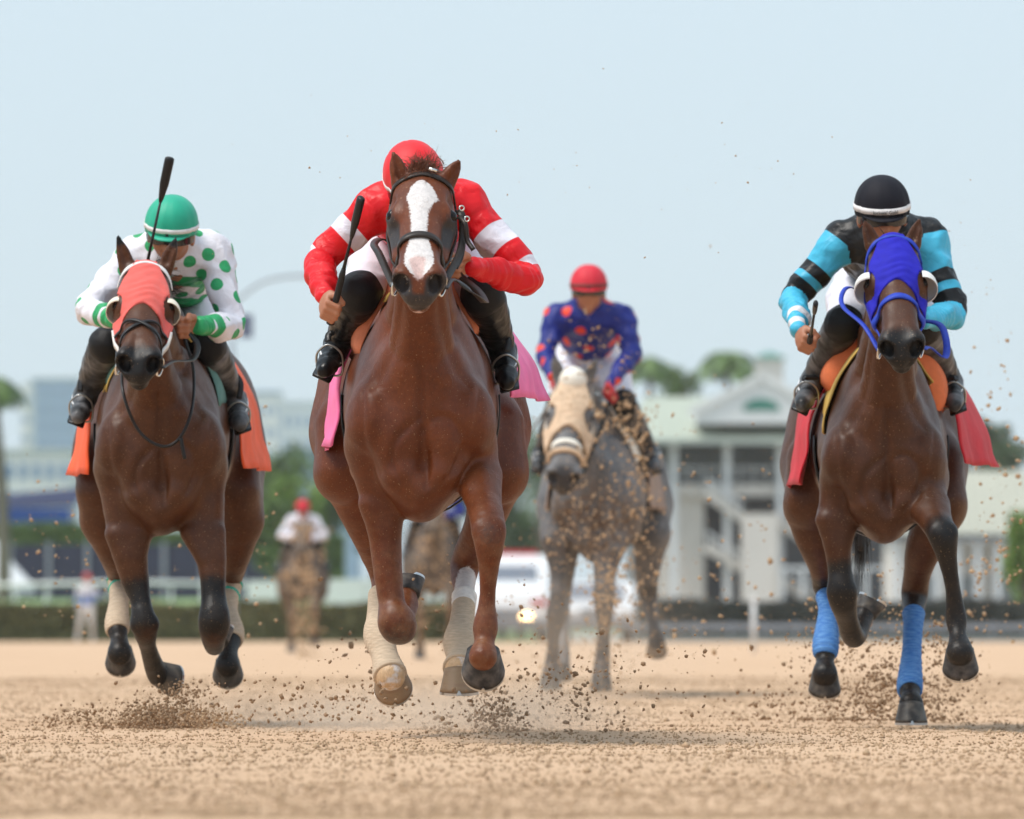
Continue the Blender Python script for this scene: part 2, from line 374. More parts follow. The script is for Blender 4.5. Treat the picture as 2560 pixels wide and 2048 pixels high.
def hoof(th, c, a, t, m, r=.06, shoe=True, name='hoof'):
    a = unit(a); t = np.asarray(t, float); t = unit(t - a * (t @ a)); l = np.cross(a, t); n = 28; lev = 7; V = []; k = r / .062
    for i in range(lev):
        s = i / (lev - 1)
        for j in range(n):
            ph = 2 * math.pi * j / n; cs, sn = math.cos(ph), math.sin(ph)
            st = .030 * (1 - cs) / 2; z = st + (.082 - st) * s
            flare = .006 * math.sin(math.pi * min(1, s * 6)) * (s < .17)
            rl = .047 + .0145 * s ** 1.1 + flare; rt = .047 + .020 * s + flare
            if cs < 0: rt *= .82
            V.append(c + k * (t * (rt * cs + .022 * s) + l * rl * sn + a * (z - .004)))
    F = [(i*n+j, (i+1)*n+j, (i+1)*n+(j+1) % n, i*n+(j+1) % n) for i in range(lev-1) for j in range(n)]
    F.append(tuple(range(n)))
    b0 = (lev-1) * n                                   # sole: rim, inner ring, concave middle
    for rr, up in ((.8, .0), (.45, .010)):
        for j in range(n):
            ph = 2 * math.pi * j / n; cs, sn = math.cos(ph), math.sin(ph); rt = .067 * (.82 if cs < 0 else 1)
            V.append(c + k * (t * (rt * cs * rr + .022) + l * .0615 * sn * rr + a * (.078 - up)))
    for q in range(2):
        o1, o2 = b0 + q * n, b0 + (q + 1) * n
        F += [(o1+j, o2+j, o2+(j+1) % n, o1+(j+1) % n) for j in range(n)]
    F.append(tuple(b0 + 2*n + j for j in range(n-1, -1, -1)))
    o = th.part(name, V, F, m)
    if shoe:
        V = []; F = []; q = 22
        for i in range(q):
            ph = math.radians(-148 + 296 * i / (q - 1)); cs, sn = math.cos(ph), math.sin(ph); rt = .067 * (.82 if cs < 0 else 1)
            for rr, z in ((1.0, .079), (1.0, .087), (.72, .087), (.72, .079)):
                V.append(c + k * (t * (rt * cs * rr + .022) + l * .0618 * sn * rr + a * z))
        for i in range(q - 1): F += [(i*4+e, i*4+(e+1) % 4, (i+1)*4+(e+1) % 4, (i+1)*4+e) for e in range(4)]
        F += [(0, 3, 2, 1), tuple(4*(q-1)+e for e in range(4))]
        b = len(V)                                     # toe clip
        for w, z, ft in ((-.009, .084, .0655), (.009, .084, .0655), (.002, .070, .0645), (-.002, .070, .0645)):
            V.append(c + k * (t * (ft + .022) + l * w + a * z))
        for w, z, ft in ((-.009, .084, .0695), (.009, .084, .0695), (.002, .070, .0675), (-.002, .070, .0675)):
            V.append(c + k * (t * (ft + .022) + l * w + a * z))
        F += [(b+4, b+5, b+6, b+7), (b, b+3, b+2, b+1), (b, b+1, b+5, b+4), (b+1, b+2, b+6, b+5), (b+2, b+3, b+7, b+6), (b+3, b, b+4, b+7)]
        th.part('horseshoe', V, F, 'shoe steel', parent=o, smooth=False)
    return o
def strands(roots, dirs, length, width, seed, droop=.3, curl=.25, seg=5):
    r = np.random.default_rng(seed); V = []; F = []
    for p, d in zip(roots, dirs):
        d = unit(d + r.normal(size=3) * curl); L = length * r.uniform(.55, 1.1); w = width * r.uniform(.6, 1.2); side = unit(np.cross(d, r.normal(size=3))); q = np.array(p, float); b = len(V)
        for i in range(seg + 1):
            ww = w * (1 - .85 * i / seg); oth = unit(np.cross(d, side))
            V += [q + side * ww, q - side * ww * .5 + oth * ww * .8, q - side * ww * .5 - oth * ww * .8]
            d = unit(d + np.array([0, 0, -droop / seg]) + r.normal(size=3) * curl * .25); q = q + d * L / seg
        for i in range(seg):
            for e in range(3): F.append((b+i*3+e, b+i*3+(e+1) % 3, b+(i+1)*3+(e+1) % 3, b+(i+1)*3+e))
    return np.array(V), F
def strap(pts, width, thick, nrm, m=6, closed=False):
    """Flat strap through points; nrm = normals (one or per point)."""
    p = np.asarray(pts, float); n = np.broadcast_to(np.asarray(nrm, float), p.shape)
    if m > 1:
        q = spline(np.hstack([p, n]), m); p, n = q[:, :3], q[:, 3:]
    T = np.gradient(p, axis=0); T /= np.linalg.norm(T, axis=1)[:, None] + 1e-9
    n = n - T * (n * T).sum(1)[:, None]; n /= np.linalg.norm(n, axis=1)[:, None] + 1e-9; b = np.cross(T, n)
    k = len(p); V = np.stack([p - b*width/2, p + b*width/2, p + b*width*.46 + n*thick, p - b*width*.46 + n*thick], 1).reshape(-1, 3)
    F = [(i*4+e, (i+1)*4+e, (i+1)*4+(e+1) % 4, i*4+(e+1) % 4) for i in range(k-1) for e in range(4)]
    F += [(0, 1, 2, 3), (4*k-1, 4*k-2, 4*k-3, 4*k-4)]
    return V, F
def ring_mesh(c, ax, R, r, n=20, k=6):
    ax = unit(ax); u = unit(np.cross(ax, [.3, .2, 1.])); v = np.cross(ax, u); V = []; F = []
    for i in range(n):
        a = 2*math.pi*i/n; d = u*math.cos(a) + v*math.sin(a)
        for j in range(k):
            b = 2*math.pi*j/k; V.append(c + d*(R + r*math.cos(b)) + ax*r*math.sin(b))
    for i in range(n):
        for j in range(k): F.append((i*k+j, ((i+1) % n)*k+j, ((i+1) % n)*k+(j+1) % k, i*k+(j+1) % k))
    return V, F
class HeadFrame:
    def __init__(s, poll, nose, roll=0., scale=1.):
        s.o = np.asarray(poll, float); s.U = unit(np.asarray(nose) - s.o); s.s = scale
        L = np.array([math.cos(roll), 0, -math.sin(roll)]); s.L = unit(L - s.U * (L @ s.U)); s.V = np.cross(s.U, s.L)
        s.R = np.stack([s.L, s.U, s.V], 1)
    def __call__(s, x, u, v): return s.o + (s.L * x + s.U * u + s.V * v) * s.s
    def inv(s, V): return (V - s.o) @ s.R / s.s
def add_head(F, H, ears, fine=True):
    R = H.R; g = H.s; F0 = F
    class F:                                                              # same calls with the head's scale applied to every radius
        cap = staticmethod(lambda p, ra, q, rb, k=.03, flat=None, op='u': F0.cap(p, ra*g, q, rb*g, k, flat, op))
        ell = staticmethod(lambda c, r, R=None, k=.03, op='u': F0.ell(c, np.asarray(r)*g, R, k, op))
        chain = staticmethod(lambda p, k=.02, m=3, flat=None: F0.chain([(*q[:3], q[3]*g) for q in p], k, m, flat))
    F.cap(H(0, .05, -.075), .078, H(0, .18, -.075), .085, .05)
    F.cap(H(0, .14, -.066), .076, H(0, .47, -.060), .064, .04)
    F.cap(H(0, .20, -.125), .082, H(0, .50, -.095), .048, .04)
    for s in (-1, 1):
        F.ell(H(s*.062, .145, -.14), (.036, .115, .105), R, .035)          # jaw
        F.ell(H(s*.076, .185, -.052), (.034, .062, .040), R, .025)          # brow and orbit
        F.cap(H(s*.080, .22, -.095), .026, H(s*.066, .36, -.10), .020, .03)  # cheek crest
        F.ell(H(s*.048, .10, -.035), (.035, .07, .03), R, .03)
        F.ell(H(s*.094, .200, -.052), (.021, .027, .021), R, .012)          # eyeball lid mass
        F.ell(H(s*.049, .535, -.050), (.036, .050, .043), R, .018)          # nostril flare
        F.cap(H(s*.03, .38, -.03), .022, H(s*.035, .50, -.03), .022, .03)
    F.ell(H(0, .525, -.080), (.060, .064, .060), R, .03)
    F.ell(H(0, .570, -.092), (.050, .036, .038), R, .018)                  # upper lip
    F.ell(H(0, .545, -.136), (.038, .046, .026), R, .012)                  # lower lip and chin
    for s in (-1, 1):
        F.ell(H(s*.053, .566, -.048), (.0255, .044, .030), R, .008, 's')     # nostril
        F.ell(H(s*.106, .208, -.040), (.017, .019, .013), R, .008, 's')     # eye opening
        F.ell(H(s*.10, .155, -.035), (.02, .03, .014), R, .03, 's')         # hollow over the eye
        F.cap(H(s*.05, .60, -.113), .004, H(s*.046, .50, -.113), .004, .008, op='s')
        F.cap(H(s*.095, .27, -.05), .012, H(s*.075, .42, -.06), .012, .03, op='s')
    for s, base, tip, open_ in ears:
        b = H(*base); tp = H(*tip); d = tp - b; up = unit(d); o = unit(H(*open_) - H(0, 0, 0)); o = unit(o - up * (o @ up))
        F.chain([(*(b - d*.1), .029), (*(b + d*.22), .029), (*(b + d*.55), .024), (*(b + d*.85), .011), (*tp, .004)], .015, 3, flat=(o, .8))
        F.cap(b + d*.22 + o*.024, .014, b + d*.80 + o*.010, .006, .008, op='s')

def horse(name, label, D, cx, hx, coat, head, legs, hooves, h=.008, zo=0., sc=1., ears=None, eyes=True, body_marks=None, tail=None, rear=1.75, loc_dust=1., hairm='hair black'):
    """Builds a horse that faces the camera. Joint positions come from the photograph (pixel column, pixel row, metres behind the chest)."""
    X0 = (cx - 1280) * D / FP; X1 = (hx - 1280) * (D + rear) / FP; yaw = (X1 - X0) / rear
    T = lambda x, y, z: np.array([X0 + x*sc + yaw*y, D + y, z*sc + zo])
    Q = lambda a: np.array([*P(a[0], a[1], D + a[2]), a[3]])
    H = HeadFrame(P(*head[0][:2], D + head[0][2]), P(*head[1][:2], D + head[1][2]), head[2], head[3] if len(head) > 3 else 1.)
    ears = ears or [(-1, (-.062, .0, -.03), (-.10, -.05, .08), (0, .6, .6)), (1, (.062, .0, -.03), (.10, -.05, .08), (0, .6, .6))]
    lp = [np.array([Q(a) for a in l]) for l in legs]
    for l in lp[:2]: l[:2, 3] *= .90
    allp = np.concatenate([l[:, :3] for l in lp] + [np.array([T(-.42, -.1, .6), T(.42, 2.3, 1.72), H(0, .62, 0), H(-.15, -.15, .1), H(.15, -.15, .1)])])
    F = Field(allp.min(0) - .09, allp.max(0) + .09, h)
    # trunk
    F.ell(T(0, .75, 1.09), (.258*sc, .72, .345*sc), k=.05)
    F.ell(T(0, 1.2, 1.10), (.262*sc, .55, .33*sc), k=.08)
    F.ell(T(0, .24, 1.06), (.212*sc, .33, .33*sc), k=.07)
    F.cap(T(0, .42, 1.46), .06*sc, T(0, 1.0, 1.42), .08*sc, .12)
    F.ell(T(0, 1.72, 1.27), (.285*sc, .42, .29*sc), k=.10)
    for s in (-1, 1):
        F.ell(T(s*.205, 1.80, 1.12), (.155*sc, .29, .27*sc), k=.09)
        F.cap(T(s*.235, 1.5, 1.05), .12*sc, T(s*.255, 1.45, .90), .10*sc, .07)
        F.cap(T(s*.062, .50, 1.40), .06*sc, T(s*.146, .07, 1.06), .082*sc, .055)          # scapula
        F.ell(T(s*.152, .02, 1.04), (.074*sc, .10, .12*sc), k=.045)                      # point of shoulder
        F.cap(T(s*.156, .06, 1.0), .078*sc, T(s*.158, .24, .89), .074*sc, .045)          # upper arm
    # neck
    po = H(0, .03, -.07); th_ = H(0, .13, -.19); wi = T(0, .45, 1.46)
    mid = lambda a, b, t: a + (b - a) * t
    ch = T(0, .10, 1.10)
    F.chain([(*wi, .085*sc), (*(mid(wi, po, .5) + [0, 0, .03]), .072), (*po, .075)], .06, 4)
    F.chain([(*T(0, .30, 1.22), .165*sc), (*(mid(T(0, .30, 1.22), mid(po, th_, .5), .5)), .100), (*mid(po, th_, .5), .08)], .06, 4)
    F.chain([(*ch, .145*sc), (*(mid(ch, th_, .5)), .092), (*th_, .074)], .06, 4)
    # breast muscles, set into the chest with shallow creases
    for s in (-1, 1):
        F.ell(T(s*.078, .015, .985), (.092*sc, .10, .165*sc), k=.022)
        F.ell(T(s*.064, .015, .865), (.074*sc, .095, .085*sc), k=.016)
    F.ell(T(0, .10, .80), (.085*sc, .17, .095*sc), k=.05)
    for i, l in enumerate(lp):
        s = -1 if i % 2 == 0 else 1
        if i < 2:
            F.cap(T(s*.16, .12, .95), .078*sc, l[0, :3], l[0, 3], .05)
        else:
            F.cap(T(s*.225, 1.72, 1.02), .145*sc, l[0, :3], l[0, 3], .08)
        F.chain(l, .012, 8)
        if i < 2 and len(hooves[i]) > 0:                                   # forearm muscles either side of a shallow groove
            e0, e1 = l[0, :3], l[1, :3]; r0, r1 = l[0, 3], l[1, 3]
            for e in (-1, 1): F.cap(e0 + np.array([e*r0*.48, -r0*.42, -.01]), r0*.62, e1 + np.array([e*r1*.30, -r1*.30, 0]), r1*.66, .010)
        kn = l[hooves[i][4]] if len(hooves[i]) > 4 else None
        if kn is not None:                                              # bony knee: two small bosses
            for e in (-1, 1): F.ell(kn[:3] + np.array([e*.028, -.012, .012]), (.026, .03, .034), k=.012)
    add_head(F, H, ears)
    V, Qd = F.mesh(2)
    N = normals(V, Qd)
    fr = np.clip(-N[:, 1], 0, 1) * (V[:, 1] < D + .3)
    def carve(pts, depth, w):
        pp = spline([T(*p) for p in pts], 5)[:, [0, 2]]; A = V[:, [0, 2]]; dm = np.full(len(V), 9.)
        near = np.where((fr > .05) & (V[:, 2] > .6) & (V[:, 2] < 1.5))[0]
        for i in range(len(pp) - 1):
            e = pp[i+1] - pp[i]; t = np.clip((A[near] - pp[i]) @ e / (e @ e), 0, 1); dd = np.linalg.norm(A[near] - pp[i] - t[:, None]*e, axis=1)
            ta = (i + t) / (len(pp) - 1); dd = dd + .03 * np.clip(np.abs(ta - .5) * 2 - .6, 0, 1)
            dm[near] = np.minimum(dm[near], dd)
        return -depth * np.exp(-(dm / w)**2) * np.clip(fr * 2, 0, 1)
    off = waves(V, .0018, 30, 3) * np.clip((V[:, 2] - .75) / .2, .15, 1) + waves(V, .0004, 95, 5)
    off += carve([(0, 0, 1.22), (.004, 0, 1.05), (.012, 0, .93), (.02, 0, .82)], .018, .017)
    off += carve([(.0, 0, 1.04), (-.05, 0, 1.0), (-.085, 0, .95), (-.088, 0, .89), (-.06, 0, .83)], .010, .013)
    off += carve([(.006, 0, .99), (.05, 0, 1.04), (.10, 0, 1.03), (.135, 0, .97), (.12, 0, .89), (.07, 0, .83)], .010, .014)
    off += carve([(.19, 0, 1.13), (.185, 0, 1.03), (.16, 0, .95), (.11, 0, .89)], .010, .018)
    off += carve([(-.19, 0, 1.13), (-.192, 0, 1.02), (-.175, 0, .92), (-.13, 0, .86)], .010, .018)
    for s in (-1, 1):
        off += carve([(s*.06, 0, 1.42), (s*.08, 0, 1.30), (s*.115, 0, 1.2), (s*.155, 0, 1.14)], .010, .022)
        off += carve([(s*.10, 0, 1.40), (s*.125, 0, 1.28), (s*.17, 0, 1.17)], -.002, .03)
        off += carve([(s*.03, 0, 1.36), (s*.04, 0, 1.24), (s*.07, 0, 1.14)], -.004, .018)
    V = V + N * off[:, None]
    mk = np.zeros((len(V), 4))
    for e in (body_marks(H, T, Q) if body_marks else []):
        if callable(e): e(V, mk); continue
        ch_, a, b, ra, rb, soft = e; d, t = dcap(V, a, b); w = smooth01(.5 - (d - (ra + (rb - ra)*t)) / soft) * (2.4 if ch_ == 13 else 1); ch_ %= 10; mk[:, ch_] = np.maximum(mk[:, ch_], w)
    mk[:, 3] = np.maximum(mk[:, 3], loc_dust * .22 * smooth01((.95 - V[:, 2]) / .6))
    th = Thing(name, (X0, D + .8, 0), label, 'horse')
    body = th.part('body', V, Qd, coat, mark=mk)
    if eyes:
        for s in (-1, 1): th.part('eye', *sphere(H(s*.0905, .204, -.050), .0225, 16, 12), 'eye')
    for i, (l, hv) in enumerate(zip(lp, hooves)):
        a = np.array(hv[0], float); t = np.array(hv[1], float); ut = unit(t - unit(a)*(t @ unit(a))); hoof(th, l[-1, :3] - unit(a) * .010 - ut * (.026 if a[1] > .5 and a[2] < 0 else 0.), a, t, hv[2], hv[3])
    if tail:
        n = 170; rt = np.repeat(T(0, 2.12, 1.30)[None], n, 0) + rng.normal(size=(n, 3)) * .022
        pts = [T(0, 2.12, 1.36), T(0, 2.28, 1.26), T(tail[0]*.4, 2.42, 1.05), T(tail[0], 2.4, tail[1] + .12), T(tail[0], 2.38, tail[1])]
        q = spline(pts, 5); V2 = []; F2 = []
        mb = MB(); mb.tube(q, np.interp(np.linspace(0, 1, len(q)), [0, .15, .6, 1], [.035, .045, .035, .010]), 10)
        sv, sf = strands(q[rng.integers(4, len(q) - 3, n)] + rng.normal(size=(n, 3)) * .015, np.repeat(np.array([[0, .1, -1.]]), n, 0), .22, .0035, 11, .2, .05)
        mb.add(sv, sf); V2, F2 = mb.get(); th.part('tail', V2, F2, hairm)
    # mane along the crest
    n = 160; t_ = rng.uniform(.05, .95, n); cr = spline([wi + [0, 0, .10], mid(wi, po, .5) + [0, 0, .115], po + H.V*.06 - H.U*.03], 12)
    rt = np.array([cr[int(x * (len(cr) - 1))] for x in t_]); sv, sf = strands(rt - [0, 0, .012], np.repeat(np.array([[.35, .25, .3]]), n, 0), .13, .003, 17, .9, .25)
    th.part('mane', sv, sf, hairm)
    return dict(th=th, F=F, H=H, T=T, Q=Q, body=body, lp=lp, D=D)
def band(hs, name, li, t0, t1, off, m, wr=.0012, label=None):
    """Bandage round a leg between two fractions of its joint chain."""
    l = hs['lp'][li]; q = spline(l, 10); n = len(q); a, b = int(t0*(n-1)), int(t1*(n-1)); q = q[a:b+1]
    q = spline(q, 3); r = q[:, 3] + off + wr * np.sin(np.arange(len(q)) * 1.1)
    r[0] -= off*.5; r[-1] -= off*.5
    hs['th'].part(name, *tube(q[:, :3], r, 20), m, label=label)
def head_strap(hs, pts, width, thick, off=.003, m=8):
    H = hs['H']; p = spline([H(*a) for a in pts], m); p, n = hs['F'].snap(p, off); 
    for _ in range(2): p[1:-1] = (p[:-2] + 2*p[1:-1] + p[2:]) / 4; n[1:-1] = (n[:-2] + 2*n[1:-1] + n[2:]) / 4
    return strap(p, width, thick, n, m=1)
def bridle(hs, m, w=.019, noseband_u=.40, ring=True, cheeks=True, brow=True, figure8=False, rings_m='steel'):
    th, H = hs['th'], hs['H']
    e = bpy.data.objects.new('bridle', None); COL.objects.link(e); e.parent = th.o
    u = noseband_u
    nose = [(-.075, u+.03, -.13), (-.088, u+.015, -.075), (-.06, u, -.005), (0, u-.012, .01), (.06, u, -.005), (.088, u+.015, -.075), (.075, u+.03, -.13)]
    if figure8:
        for s in (-1, 1):
            th.part('noseband', *head_strap(hs, [(-s*.085, u-.03, -.10), (-s*.06, u-.012, -.02), (0, u+.02, .0), (s*.055, u+.07, -.02), (s*.065, u+.10, -.09)], w*.75, .006, .004 + .003*(s > 0)), m, parent=e)
    else:
        th.part('noseband', *head_strap(hs, nose, w*1.35, .007), m, parent=e)
    if brow: th.part('browband', *head_strap(hs, [(-.105, .095, -.075), (-.075, .082, -.01), (0, .065, .03), (.075, .082, -.01), (.105, .095, -.075)], w, .006), m, parent=e)
    if cheeks:
        for s in (-1, 1):
            th.part('cheekpiece', *head_strap(hs, [(s*.075, .0, -.06), (s*.105, .10, -.10), (s*.115, .22, -.125), (s*.095, .36, -.115), (s*.068, .485, -.10)], w*.85, .006), m, parent=e)
    if ring:
        for s in (-1, 1):
            th.part('bit_ring', *ring_mesh(H(s*.074, .50, -.105), H.L*1. + H.U*.35, .032, .0042), rings_m, parent=e)
    return e
def hood(hs, m, edge=.265, fine=.005, label=None, eye_r=(.05, .055, .06), back=-.03, off=.007):
    """Close-fitting race hood: the head's own surface, a few millimetres out, cut at the edge and round the eyes."""
    H = hs['H']; c = np.array([H(x, u, v) for x in (-.14, .14) for u in (-.06, .48) for v in (-.3, .08)])
    F = Field(c.min(0), c.max(0), fine)
    X, Y, Z = np.meshgrid(*F.ax, indexing='ij'); q = np.stack([X.ravel(), Y.ravel(), Z.ravel()], 1); l = H.inv(q); x, u, v = l[:, 0], l[:, 1], l[:, 2]
    F.f = (hs['F'].sample(q) - off).reshape(F.f.shape)
    lim = edge + .9 * np.abs(x) ** 1.5 * 6 * .5 + .25 * np.clip(-v - .04, 0, .12)
    msk = np.maximum.reduce([(u - lim) * .8, (back + 2.6*np.clip(np.abs(x) - .030, 0, 1)) - u, -.19 - v + .25*(u - .2), v - .2])
    f = np.maximum(F.f.ravel(), msk)
    for s in (-1, 1):
        d = np.sqrt(((x - s*.105)/eye_r[0])**2 + ((u - .212)/eye_r[1])**2 + ((v + .058)/eye_r[2])**2) - 1
        f = np.maximum(f, -d * .045)
    F.f = f.reshape(F.f.shape).astype(np.float32)
    V, Qd = F.mesh(2); N = normals(V, Qd); l = H.inv(V)
    wr = .0016 * np.sin(l[:, 1]*150 + 2.2*np.sin(l[:, 0]*38) + 2*np.sin(l[:, 1]*31)) * np.exp(-(l[:, 0]/.06)**2)
    V = V + N * (wr + waves(V, .0009, 110, 9))[:, None]
    return hs['th'].part('hood', V, Qd, m, label=label)
def blinker(hs, ho, s, m, r=.058, out=.0):
    H = hs['H']; c = H(s*(.090 + out), .205, -.062); V = []; F = []; n, k = 18, 7
    for inner in (0, 1):
        for i in range(k):
            th_ = math.radians(98 - 86 * i / (k - 1)); rr = r - .004*inner
            for j in range(n):
                ph = math.radians(-92 + 184 * j / (n - 1)); 
                x = math.sin(th_) * math.cos(ph); v = math.sin(th_) * math.sin(ph); u = -math.cos(th_)
                V.append(c + rr * (H.L * s * x * .80 + H.V * (v * .95 - .1) + H.U * (u * 1.0 + .12)) )
    for b in (0, n*k):
        for i in range(k-1):
            for j in range(n-1): 
                q = (b+i*n+j, b+i*n+j+1, b+(i+1)*n+j+1, b+(i+1)*n+j); F.append(q if (b == 0) == (s > 0) else q[::-1])
    for j in range(n-1): F.append((j, j+1, n*k+j+1, n*k+j))
    hs['th'].part('blinker_cup', V, F, m, parent=ho)
# ------------------------------------------------------------------ jockeys
def silk(name, c1, cols, rough=.42):
    return mat(name, c1, rough, .08, 14, .010, 15, spec=.30, bdist=.8, attr=[(i, c, .06) for i, c in enumerate(cols)])
mat('skin', rgb(178, 122, 92), .5, .12, 30, .0005, 300, col2=rgb(160, 104, 78))
mat('white breeches', (.74, .73, .80), .55, .06, 14, .003, 40, spec=.25, attr=[(0, (.008, .008, .009, 1), .06)])
mat('boot black', (.006, .006, .007), .28, .3, 20, .0025, 45, spec=.22)
mat('boot dusty', (.03, .03, .032), .4, .6, 14, .0015, 60, spec=.25, col2=(.10, .10, .105))
mat('boot trim', (.75, .75, .75), .4, .1)
mat('black cloth', (.006, .006, .007), .8, .3, 30, .001, 90, spec=.15)
mat('goggle lens', (.02, .02, .022), .12, .1, spec=.6)
mat('glove red', (.45, .03, .035), .6, .2, 40)
mat('glove dark', (.02, .016, .014), .6, .2, 40)
mat('whip black', (.006, .006, .007), .45, .3, 80, .0008, 400)
mat('whip grip', (.010, .010, .011), .6, .3, 80, .001, 300)
mat('whip tan', (.2, .16, .12), .6, .3, 80)

def helmet_frame(up, front):
    up = unit(up); f = unit(np.asarray(front, float) - up * (np.asarray(front) @ up)); return np.stack([np.cross(f, up), f, up], 1)
def make_helmet(th, c, R, r, m, bm, bandw=.020, bh=.012, peak=True, seams=6):
    """Fabric-covered skull cap: dome with sewn panels, rim roll, peak and an elastic band."""
    n, k = 48, 14; V = []; F = []
    def pt(al, ph, d=0.):
        cs, sn = math.cos(ph), math.sin(ph); rx, ry, rz = r*.93 + d, r*1.12 + d, r*1.02 + d
        sa = math.sin(al); e = .92
        seam = -.0040 * math.exp(-((math.sin(ph * seams / 2)) / .09) ** 2) * (sa > .1)
        return c + R @ np.array([(rx + seam) * abs(sa)**e * sn * (1 if sa >= 0 else -1), (ry + seam) * abs(sa)**e * cs * (1 if sa >= 0 else -1), rz * math.cos(al)])
    for i in range(1, k + 1):
        al = math.radians(104) * i / k
        for j in range(n): V.append(pt(al, 2*math.pi*j/n))
    V.append(pt(0, 0))
    F = [(len(V)-1, j, (j+1) % n) for j in range(n)] + [(i*n+j, (i+1)*n+j, (i+1)*n+(j+1) % n, i*n+(j+1) % n) for i in range(k-1) for j in range(n)]
    b = len(V)
    for j in range(n):
        p = V[(k-1)*n + j]; V.append(c + (p - c) * .9)
    F += [((k-1)*n+j, b+j, b+(j+1) % n, (k-1)*n+(j+1) % n) for j in range(n)]
    o = th.part('helmet', V, F, m)
    # band
    V = []; F = []; z1 = math.radians(94); dz = bandw / r
    for i, (al, d) in enumerate(((z1, .0005), (z1, .003), (z1 - dz, .003), (z1 - dz, .0005))):
        for j in range(n): V.append(pt(al, 2*math.pi*j/n, d))
    F = [(i*n+j, i*n+(j+1) % n, ((i+1) % 4)*n+(j+1) % n, ((i+1) % 4)*n+j) for i in range(4) for j in range(n)]
    th.part('band', V, F, bm, parent=o)
    if peak:
        V = []; F = []; q = 13
        for t in (0, 1):
            for i in range(q):
                ph = math.radians(-52 + 104 * i / (q-1)); e = math.cos(math.radians(90 * abs(i - (q-1)/2) / ((q-1)/2)))
                p = pt(math.radians(101), ph, .0005); out = R @ np.array([math.sin(ph)*.4, 1, -.32]); w = .030 * e
                for tt in (0, .004): V.append(p + out * w * t + R[:, 2] * tt)
        for i in range(q-1):
            a, b2 = i*2, q*2 + i*2
            F += [(a, a+2, b2+2, b2), (a+1, b2+1, b2+3, a+3), (b2, b2+2, b2+3, b2+1), (a, a+1, a+3, a+2)]
        th.part('peak', V, F, m, parent=o)
    return o, pt
def fist(F, wrist, fore, bdir, scale=1., grip=None):
    """Closed hand: fore = forearm direction, bdir = direction of the grip axis (from little finger to thumb)."""
    a = unit(fore); b = unit(np.asarray(bdir, float) - a * (np.asarray(bdir) @ a)); n = np.cross(a, b); s = scale
    F.ell(wrist + a*.045*s + n*.004, (.040*s, .040*s, .017*s), np.stack([a, b, n], 1), .015)
    for i, (o, L) in enumerate(((-.030, .85), (-.010, .97), (.011, 1.0), (.031, .95))):
        k0 = wrist + a*(.082 - .006*abs(i-1.7))*s + b*o*s + n*.006; k1 = k0 + (a*.020 - n*.036)*s*L; k2 = k1 + (-a*.030 - n*.010)*s*L; k3 = k2 + (-a*.018 + n*.016)*s*L
        F.cap(k0, .0105*s, k1, .0095*s, .006); F.cap(k1, .0095*s, k2, .009*s, .005); F.cap(k2, .009*s, k3, .008*s, .005)
    t0 = wrist + a*.028*s + b*.034*s - n*.006; t1 = t0 + (a*.030 + b*.012 - n*.018)*s; t2 = t1 + (a*.016 - b*.008 - n*.020)*s
    F.cap(t0, .0135*s, t1, .0115*s, .008); F.cap(t1, .0115*s, t2, .0095*s, .006)
    return wrist + a*.075*s - n*.022*s, b
